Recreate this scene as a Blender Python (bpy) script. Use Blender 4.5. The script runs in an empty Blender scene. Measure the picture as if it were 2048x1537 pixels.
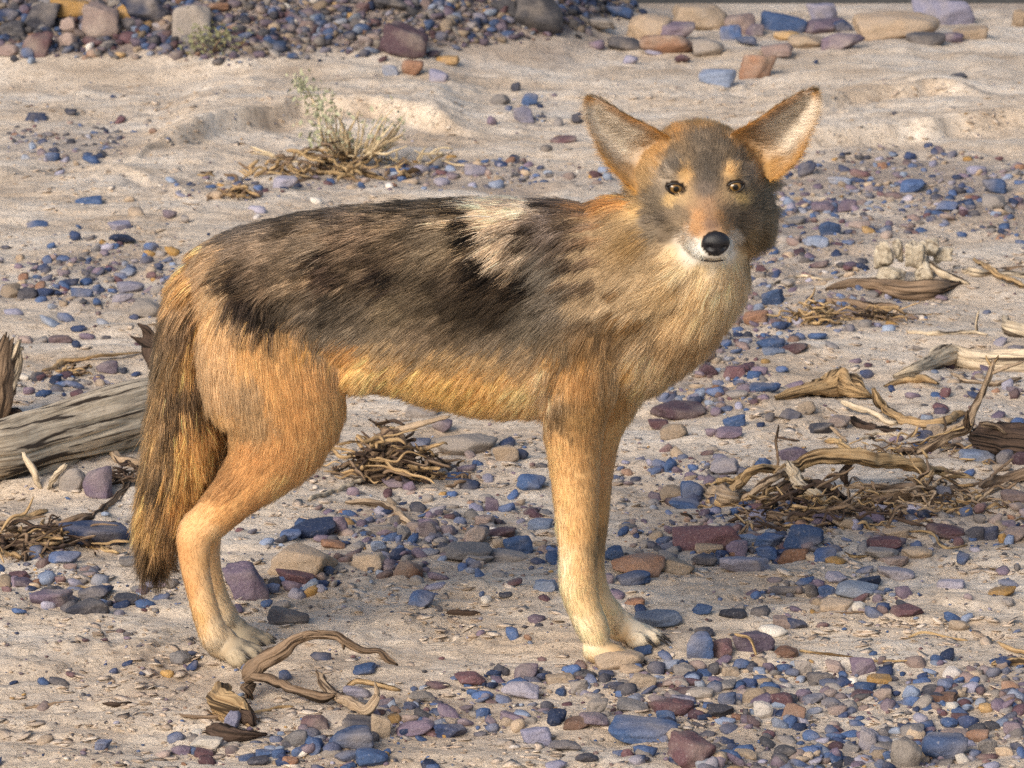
import bpy, math, random
import numpy as np
from mathutils import Vector, Matrix
from mathutils.kdtree import KDTree
random.seed(7); RNG = np.random.default_rng(7)
R = math.radians
scene = bpy.context.scene
COL = scene.collection

# ------------------------------------------------------------------ camera
CAM = np.array([0.0, -6.0, 1.5]); PITCH = R(10.76); FPX = 9300.0
FWD = np.array([0, math.cos(PITCH), -math.sin(PITCH)]); UP = np.array([0, math.sin(PITCH), math.cos(PITCH)])
cd = bpy.data.cameras.new('camera'); cam = bpy.data.objects.new('camera', cd); COL.objects.link(cam)
cam.location = CAM; cam.rotation_euler = (R(90) - PITCH, 0, 0)
cd.sensor_width = 36.0; cd.lens = FPX / 2048 * 36.0; cd.clip_start = 0.1; cd.clip_end = 3000
cd.dof.use_dof = True; cd.dof.focus_distance = 6.1; cd.dof.aperture_fstop = 24
scene.camera = cam
# ------------------------------------------------------------------ sky and sun (soft, low contrast)
SUN_EL, SUN_AZ = R(29), R(-32)      # azimuth measured from -Y (the camera's side) towards -X when negative
sdir = np.array([math.sin(SUN_AZ) * math.cos(SUN_EL), -math.cos(SUN_AZ) * math.cos(SUN_EL), math.sin(SUN_EL)])
world = bpy.data.worlds.new('World'); scene.world = world; world.use_nodes = True
wn = world.node_tree.nodes; wl = world.node_tree.links; wn.clear()
wo = wn.new('ShaderNodeOutputWorld'); bg = wn.new('ShaderNodeBackground'); sky = wn.new('ShaderNodeTexSky')
sky.sky_type = 'NISHITA'; sky.sun_disc = False; sky.sun_elevation = SUN_EL
sky.sun_rotation = math.atan2(sdir[0], sdir[1]); sky.air_density = 1.0; sky.dust_density = 2.5; sky.ozone_density = 1.0
bg.inputs['Strength'].default_value = 0.115
wl.new(sky.outputs[0], bg.inputs['Color']); wl.new(bg.outputs[0], wo.inputs['Surface'])
sd = bpy.data.lights.new('sun', 'SUN'); sd.energy = 2.3; sd.angle = R(34); sd.color = (1.0, 0.92, 0.81)
sun = bpy.data.objects.new('sun', sd); COL.objects.link(sun)
sun.rotation_euler = Vector((-sdir).tolist()).to_track_quat('-Z', 'Y').to_euler()
sun.location = (sdir * 20).tolist()
vs = scene.view_settings
vs.view_transform = 'Standard'; vs.look = 'None'; vs.exposure = 0.57; vs.gamma = 1.0; vs.use_curve_mapping = False
scene.render.engine = 'CYCLES'
cy = scene.cycles
cy.max_bounces = 8; cy.diffuse_bounces = 4; cy.glossy_bounces = 3; cy.transmission_bounces = 6; cy.transparent_max_bounces = 6
cy.use_denoising = False; cy.denoiser = 'OPENIMAGEDENOISE'; cy.denoising_input_passes = 'RGB_ALBEDO_NORMAL'; cy.denoising_prefilter = 'ACCURATE'
try: scene.cycles_curves.shape = 'RIBBONS'; scene.cycles_curves.subdivisions = 2
except Exception: pass

# ------------------------------------------------------------------ helpers
def lin(h, k=1.0):
    h = h.lstrip('#'); c = np.array([int(h[i:i + 2], 16) for i in (0, 2, 4)]) / 255.0
    return np.where(c <= .04045, c / 12.92, ((c + .055) / 1.055) ** 2.4) * k
def ray(px, py):
    return FWD + np.array([1, 0, 0]) * ((px - 1024) / FPX) + UP * ((768.5 - py) / FPX)
def at_y(px, py, Y):
    d = ray(px, py); return CAM + d * ((Y - CAM[1]) / d[1])
def at_z(px, py, Z):
    d = ray(px, py); return CAM + d * ((Z - CAM[2]) / d[2])
def at_z_arr(px, py, Z):
    px = np.asarray(px, float); py = np.asarray(py, float)
    d = FWD[None] + np.array([1., 0, 0])[None] * ((px - 1024) / FPX)[:, None] + UP[None] * ((768.5 - py) / FPX)[:, None]
    return CAM[None] + d * ((Z - CAM[2]) / d[:, 2])[:, None]
def to_px(P):
    P = np.atleast_2d(P) - CAM; z = P @ FWD
    return np.stack([1024 + FPX * P[:, 0] / z, 768.5 - FPX * (P @ UP) / z], 1)
def _h(ix, iy, iz, s):
    n = (ix.astype(np.int64) * 374761393 + iy.astype(np.int64) * 668265263 + iz.astype(np.int64) * 2147483647 + s * 974711) & 0xffffffff
    n = ((n ^ (n >> 13)) * 1274126177) & 0xffffffff
    n = ((n ^ (n >> 16)) * 2246822519) & 0xffffffff
    return ((n ^ (n >> 15)) & 0xffffff) / float(0xffffff)
def vn(x, y, z=None, s=0):
    x = np.asarray(x, float); y = np.asarray(y, float); z = np.zeros_like(x) if z is None else np.asarray(z, float)
    ix, iy, iz = np.floor(x), np.floor(y), np.floor(z); fx, fy, fz = x - ix, y - iy, z - iz
    ux, uy, uz = [f * f * f * (f * (f * 6 - 15) + 10) for f in (fx, fy, fz)]
    r = 0
    for a in (0, 1):
        for b in (0, 1):
            for c in (0, 1):
                w = (ux if a else 1 - ux) * (uy if b else 1 - uy) * (uz if c else 1 - uz)
                r = r + w * _h(ix + a, iy + b, iz + c, s)
    return r * 2 - 1
def fbm(x, y, z=None, s=0, o=4):
    r = 0; a = 1; t = 0; f = 1.0
    for i in range(o):
        r = r + a * vn(np.asarray(x) * f + 17.3 * i, np.asarray(y) * f - 9.1 * i, None if z is None else np.asarray(z) * f, s + i); t += a; a *= .5; f *= 2.03
    return r / t
def sm(t):
    t = np.clip(t, 0, 1); return t * t * (3 - 2 * t)
def mesh_obj(name, verts, faces, mat=None, parent=None, smooth=True, link=True):
    me = bpy.data.meshes.new(name)
    verts = np.asarray(verts, np.float32)
    if isinstance(faces, np.ndarray):
        k = faces.shape[1]; me.vertices.add(len(verts)); me.vertices.foreach_set('co', verts.ravel())
        me.loops.add(faces.size); me.loops.foreach_set('vertex_index', faces.astype(np.int32).ravel())
        me.polygons.add(len(faces)); me.polygons.foreach_set('loop_start', np.arange(0, faces.size, k, dtype=np.int32))
        me.update(calc_edges=True)
    else:
        me.from_pydata([tuple(map(float, v)) for v in verts], [], [tuple(map(int, f)) for f in faces]); me.update()
    if smooth: me.polygons.foreach_set('use_smooth', np.ones(len(me.polygons), bool))
    if mat: me.materials.append(mat)
    o = bpy.data.objects.new(name, me); COL.objects.link(o)
    if parent is not None: o.parent = parent
    return o
def vattr(o, name, arr, typ='FLOAT_COLOR'):
    arr = np.asarray(arr, np.float32)
    a = o.data.attributes.new(name, typ, 'POINT')
    if typ == 'FLOAT_COLOR':
        if arr.shape[1] == 3: arr = np.concatenate([arr, np.ones((len(arr), 1), np.float32)], 1)
        a.data.foreach_set('color', arr.ravel())
    elif typ == 'FLOAT_VECTOR': a.data.foreach_set('vector', arr.ravel())
    else: a.data.foreach_set('value', arr.ravel())
def tag(o, label=None, cat=None, group=None, kind=None):
    for k, v in (('label', label), ('category', cat), ('group', group), ('kind', kind)):
        if v: o[k] = v
    return o
def empty(name, loc=(0, 0, 0)):
    o = bpy.data.objects.new(name, None); COL.objects.link(o); o.location = loc; o.empty_display_size = .05; return o
class NT:
    def __init__(s, name):
        s.m = bpy.data.materials.new(name); s.m.use_nodes = True; s.t = s.m.node_tree
        s.b = s.t.nodes['Principled BSDF']; s.o = s.t.nodes['Material Output']
    def n(s, typ, **kw):
        nd = s.t.nodes.new('ShaderNode' + typ)
        for k, v in kw.items():
            if k.startswith('i_'):
                key = k[2:].replace('_', ' '); key = int(key) if key.isdigit() else key
                nd.inputs[key].default_value = v
            else: setattr(nd, k, v)
        return nd
    def l(s, a, b): s.t.links.new(a, b)
    def attr(s, name): return s.n('Attribute', attribute_name=name)
    def noise(s, vec, scale, detail=4, rough=.55, dist=0.0):
        nd = s.n('TexNoise'); nd.inputs['Scale'].default_value = scale; nd.inputs['Detail'].default_value = detail
        nd.inputs['Roughness'].default_value = rough; nd.inputs['Distortion'].default_value = dist
        if vec is not None: s.l(vec, nd.inputs['Vector'])
        return nd.outputs['Fac']
    def ramp(s, fac, stops, interp='LINEAR'):
        nd = s.n('ValToRGB'); cr = nd.color_ramp; cr.interpolation = interp
        while len(cr.elements) < len(stops): cr.elements.new(.5)
        for e, (p, c) in zip(cr.elements, stops):
            e.position = p; c = (c, c, c) if isinstance(c, (int, float)) else c; e.color = (*[float(v) for v in c], 1)
        s.l(fac, nd.inputs[0]); return nd.outputs[0]
    def mix(s, fac, a, b, mode='MIX'):
        nd = s.n('Mix', data_type='RGBA', blend_type=mode)
        for sock, v in ((nd.inputs[0], fac), (nd.inputs[6], a), (nd.inputs[7], b)):
            if hasattr(v, 'is_linked'): s.l(v, sock)
            elif isinstance(v, (int, float)): sock.default_value = v if sock == nd.inputs[0] else (v, v, v, 1)
            else: sock.default_value = (*[float(q) for q in v], 1)
        return nd.outputs[2]
    def math(s, op, a, b=None):
        nd = s.n('Math', operation=op)
        for sock, v in ((nd.inputs[0], a), (nd.inputs[1], b)):
            if v is None: continue
            if hasattr(v, 'is_linked'): s.l(v, sock)
            else: sock.default_value = v
        return nd.outputs[0]
    def vmul(s, vec, v):
        nd = s.n('VectorMath', operation='MULTIPLY'); s.l(vec, nd.inputs[0]); nd.inputs[1].default_value = v; return nd.outputs[0]
    def bump(s, h, strength, dist, normal=None):
        nd = s.n('Bump'); nd.inputs['Strength'].default_value = strength; nd.inputs['Distance'].default_value = dist
        s.l(h, nd.inputs['Height'])
        if normal is not None: s.l(normal, nd.inputs['Normal'])
        return nd.outputs[0]

# ------------------------------------------------------------------ terrain
def _edge(pts):
    w = at_z_arr([p[0] for p in pts], [p[1] for p in pts], 0.0); return w[:, 0], w[:, 1]
LEDGES = [(_edge([(235, 335), (300, 305), (450, 268), (600, 240), (750, 236), (885, 256), (980, 262)]), .055, .8),
          (_edge([(1500, 306), (1700, 288), (1900, 272), (2048, 262), (2300, 250)]), .048, 1.0),
          (_edge([(1530, 255), (1700, 222), (1850, 208), (1930, 214), (2030, 240)]), .040, .3),
          (_edge([(-300, 372), (0, 355), (140, 330), (260, 352), (420, 420)]), .018, .5)]
_bx, _by = _edge([(-900, 172), (0, 165), (500, 168), (900, 146), (1130, 122), (1230, 92)])
def H(x, y):
    x = np.asarray(x, float); y = np.asarray(y, float)
    near = 0.35 + 0.65 * sm((np.abs(y - 0.05) - .12) / .5)
    h = near * (0.016 * fbm(x * 1.7 + 3, y * 1.0, s=3, o=3) + 0.010 * fbm(x * 5.5, y * 3.2, s=9, o=3))
    n = fbm(x * 4.5 + 1.5 * vn(x * 3, y * 3, s=4), y * 9, s=21, o=4) * 2.6          # thin curled mud layers
    fl = np.floor(n); fr = n - fl
    h = h + 0.0060 * (fl + sm((fr - .84) / .16))
    n2 = fbm(x * 11, y * 24 + 5, s=33, o=3) * 2.4; fl2 = np.floor(n2)
    h = h + 0.0024 * (fl2 + sm((n2 - fl2 - .82) / .18)) + 0.0012 * fbm(x * 45, y * 45, s=51, o=3)
    for (ex, ey), hh, dec in LEDGES:
        ye = np.interp(x, ex, ey) + .05 * vn(x * 4, x * 0 + 1.5, s=7) + .02 * vn(x * 17, y * 0 + 2.5, s=8)
        ends = sm((x - ex[0]) / .15) * sm((ex[-1] - x) / .15)
        dy = y - ye
        h = h + hh * ends * sm(dy / .05 + .5) * np.exp(-np.maximum(dy, 0) / dec)
    yb = np.interp(x, _bx, _by)
    bank = .40 * sm((x + 4.6) / 1.6) * sm((y - yb + .05) / 1.25) * (1 - sm((x - .05) / .45)) * (1 - sm((y - 7.35) / .65))
    h = h + bank + bank * .10 * fbm(x * 2.5, y * 2.5, s=61, o=3)
    return h * (1 - sm((y - 7.85) / .2)) * (1 - sm((np.abs(x) - 8) / 3)) * (1 - sm((-y - 3.5) / 1))
def ground_px_arr(px, py, lift=0.0):
    """first point where the view ray meets the ground (raised by lift)"""
    px = np.asarray(px, float); py = np.asarray(py, float)
    d = FWD[None] + np.array([1., 0, 0])[None] * ((px - 1024) / FPX)[:, None] + UP[None] * ((768.5 - py) / FPX)[:, None]
    t0 = (.55 - CAM[2]) / d[:, 2]; t1 = (-.08 - CAM[2]) / d[:, 2]; lo = t0.copy(); hi = t1.copy(); done = np.zeros(len(px), bool); N_ = 28
    for i in range(1, N_ + 1):
        t = t0 + (t1 - t0) * i / N_; p = CAM[None] + d * t[:, None]; under = (p[:, 2] < H(p[:, 0], p[:, 1]) + lift) & ~done
        hi = np.where(under, t, hi); lo = np.where(done | under, lo, t); done |= under
    for _ in range(9):
        m = (lo + hi) / 2; p = CAM[None] + d * m[:, None]; under = p[:, 2] < H(p[:, 0], p[:, 1]) + lift; hi = np.where(under, m, hi); lo = np.where(under, lo, m)
    p = CAM[None] + d * hi[:, None]; p[:, 2] = H(p[:, 0], p[:, 1]) + lift; return p
def ground_px(px, py, lift=0.0): return ground_px_arr(np.array([px]), np.array([py]), lift)[0]

# where the ground is stony, in photo pixels turned into ground positions: cx, cy, rx, ry, weight
STONY = [(450, 60, 620, 95, 1.0), (900, 60, 300, 90, 1.0), (-400, 60, 600, 110, 1.0), (1120, 95, 110, 45, .9), (1800, 385, 340, 95, 1.2), (2300, 390, 300, 90, 1.0), (1640, 440, 150, 80, 1.1), (2050, 430, 200, 60, .9),
         (900, 352, 400, 34, 1.1), (130, 285, 150, 50, .85), (420, 375, 170, 22, .5), (200, 555, 190, 75, .9), (-120, 560, 200, 80, .5), (140, 770, 110, 28, .6),
         (1480, 640, 150, 90, .8), (1700, 620, 200, 50, .7), (1600, 520, 160, 50, .7), (1420, 760, 140, 80, .8), (1350, 960, 150, 60, .5), (1480, 1060, 260, 80, 1.1), (1800, 1060, 330, 50, .6), (2250, 1050, 250, 70, .6),
         (850, 1075, 280, 90, .9), (1050, 1110, 160, 60, .6), (620, 1130, 120, 70, .4), (980, 930, 150, 40, .3), (1480, 1390, 360, 70, .75), (1950, 1380, 330, 70, .7), (1650, 1500, 420, 60, .75),
         (2250, 1450, 300, 120, .7), (1080, 1360, 170, 40, .4), (900, 1420, 220, 60, .45), (690, 1490, 150, 60, .7), (450, 1490, 150, 40, .35), (120, 1150, 160, 50, .35), (1640, 1200, 220, 40, .4),
         (1550, 60, 420, 60, .5), (1950, 15, 500, 26, .8), (1340, 20, 260, 26, .8), (1000, 1650, 1200, 80, .5), (1060, 210, 50, 50, .7), (230, 1210, 160, 60, .2), (1950, 830, 160, 120, .3), (2200, 700, 200, 160, .4)]
def stony(px, py):
    px = np.asarray(px, float); py = np.asarray(py, float); d = np.zeros(len(px))
    for cx, cy_, rx, ry, w in STONY:
        q = ((px - cx) / rx) ** 2 + ((py - cy_) / ry) ** 2
        d = np.maximum(d, w * (1 - sm((np.sqrt(q) - .55) / .6)))
    return d

def axis_coords(segs):
    out = []
    for a, b, st in segs: out.append(np.arange(a, b - st * .5, st))
    out.append(np.array([segs[-1][1]])); return np.concatenate(out)
gx = axis_coords([(-400, -100, 60), (-100, -20, 10), (-20, -5, 1.2), (-5, -3.2, .12), (-3.2, -1.9, .04), (-1.9, -.95, .018), (-.95, .95, .0068), (.95, 1.9, .018), (1.9, 5, .12), (5, 20, 1.2), (20, 100, 10), (100, 400, 60)])
gy = axis_coords([(-60, -8, 6), (-8, -1.4, .25), (-1.4, -.75, .03), (-.75, .9, .0085), (.9, 2.4, .014), (2.4, 6.0, .016), (6.0, 8.2, .03), (8.2, 16, .4), (16, 60, 4), (60, 800, 60)])
GX, GY = np.meshgrid(gx, gy); hz = H(GX.ravel(), GY.ravel())
nx, ny = len(gx), len(gy)
idx = np.arange(nx * ny).reshape(ny, nx)
gf = np.stack([idx[:-1, :-1], idx[:-1, 1:], idx[1:, 1:], idx[1:, :-1]], -1).reshape(-1, 4)
gv = np.stack([GX.ravel(), GY.ravel(), hz], 1)

def sand_material():
    k = NT('sand'); tc = k.n('NewGeometry').outputs['Position']
    st = k.vmul(tc, (1.0, 1.2, 1.0))
    a = k.noise(st, 3.2, 5, .6); b = k.noise(st, 22, 6, .65, .6); c = k.noise(tc, 420, 3, .7)
    base = k.ramp(a, [(.32, lin('bfab95')), (.48, lin('d9c8b4')), (.66, lin('e8dccd'))])
    base = k.mix(k.ramp(b, [(.35, 0), (.75, .5)]), base, lin('b09a84'))
    base = k.mix(k.ramp(c, [(.30, .35), (.46, 0)]), base, lin('94806c'))
    gr = k.attr('stony').outputs['Fac']
    grav = k.ramp(k.noise(tc, 150, 4, .7), [(.3, lin('5a5052')), (.5, lin('8a7c76')), (.7, lin('a8988a'))])
    base = k.mix(k.math('MULTIPLY', gr, .5), base, grav)
    k.l(base, k.b.inputs['Base Color']); k.b.inputs['Roughness'].default_value = .95
    k.b.inputs['Specular IOR Level'].default_value = .15
    base2 = k.mix(k.ramp(k.noise(tc, 900, 2, .7), [(.33, .35), (.40, 0)]), base, lin('7a6a5c')); k.l(base2, k.b.inputs['Base Color'])
    flake = k.ramp(k.noise(k.vmul(tc, (1, 1.7, 1)), 34, 5, .6, .8), [(.40, 0), (.44, .35), (.455, .7), (.60, .72), (.615, 1.0)])
    n1 = k.bump(flake, .9, .005); n2 = k.bump(k.noise(tc, 130, 6, .75), .8, .006, n1); n3 = k.bump(c, .5, .0014, n2)
    k.l(n3, k.b.inputs['Normal']); return k.m
M_SAND = sand_material()
ground = mesh_obj('sand_ground', gv, gf, M_SAND)
HZ = hz.reshape(ny, nx)
def H(x, y):
    """height of the built ground, read back from its grid"""
    x = np.asarray(x, float); y = np.asarray(y, float)
    i = np.clip(np.searchsorted(gx, x) - 1, 0, nx - 2); j = np.clip(np.searchsorted(gy, y) - 1, 0, ny - 2)
    u = np.clip((x - gx[i]) / (gx[i + 1] - gx[i]), 0, 1); v = np.clip((y - gy[j]) / (gy[j + 1] - gy[j]), 0, 1)
    return (HZ[j, i] * (1 - u) + HZ[j, i + 1] * u) * (1 - v) + (HZ[j + 1, i] * (1 - u) + HZ[j + 1, i + 1] * u) * v
gp = to_px(gv[:, :3] * np.array([1, 1, 0])); vis = (gv[:, 1] > -3) & (gv[:, 1] < 9.5)
sv = np.where(vis, stony(np.where(vis, gp[:, 0], 0), np.where(vis, gp[:, 1], 5000)), 0)
sv = sv * (.35 + .65 * sm(fbm(gv[:, 0] * 3, gv[:, 1] * 3, s=71, o=3) * 2 + .5))
sv = np.where((gv[:, 1] > 6) & (hz > .05) & (gv[:, 1] < 9.3) & (gv[:, 0] < .6) & (gv[:, 0] > -4.4), 1.9, sv)
vattr(ground, 'stony', sv, 'FLOAT'); tag(ground, kind='structure')
def asphalt():
    k = NT('asphalt'); tc = k.n('NewGeometry').outputs['Position']
    k.l(k.ramp(k.noise(tc, 120, 4, .7), [(.3, .020), (.7, .055)]), k.b.inputs['Base Color']); k.b.inputs['Roughness'].default_value = .85
    k.l(k.bump(k.noise(tc, 200, 3), .5, .004), k.b.inputs['Normal']); return k.m
rv = [(-300, 9.25, .03), (300, 8.08, .03), (300, 15.5, .03), (-300, 16.2, .03), (-300, 9.2, -.05), (300, 8.03, -.05), (300, 15.55, -.05), (-300, 16.25, -.05)]
rv = [(x, y - (.0 if abs(x) < 1 else 0), z) for x, y, z in rv]
rv[0] = (-300, 8.12, .03); rv[4] = (-300, 8.07, -.05)
tag(mesh_obj('road', rv, [(0, 1, 2, 3), (0, 4, 5, 1), (1, 5, 6, 2), (2, 6, 7, 3), (3, 7, 4, 0)], asphalt(), smooth=False), kind='structure')
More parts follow.
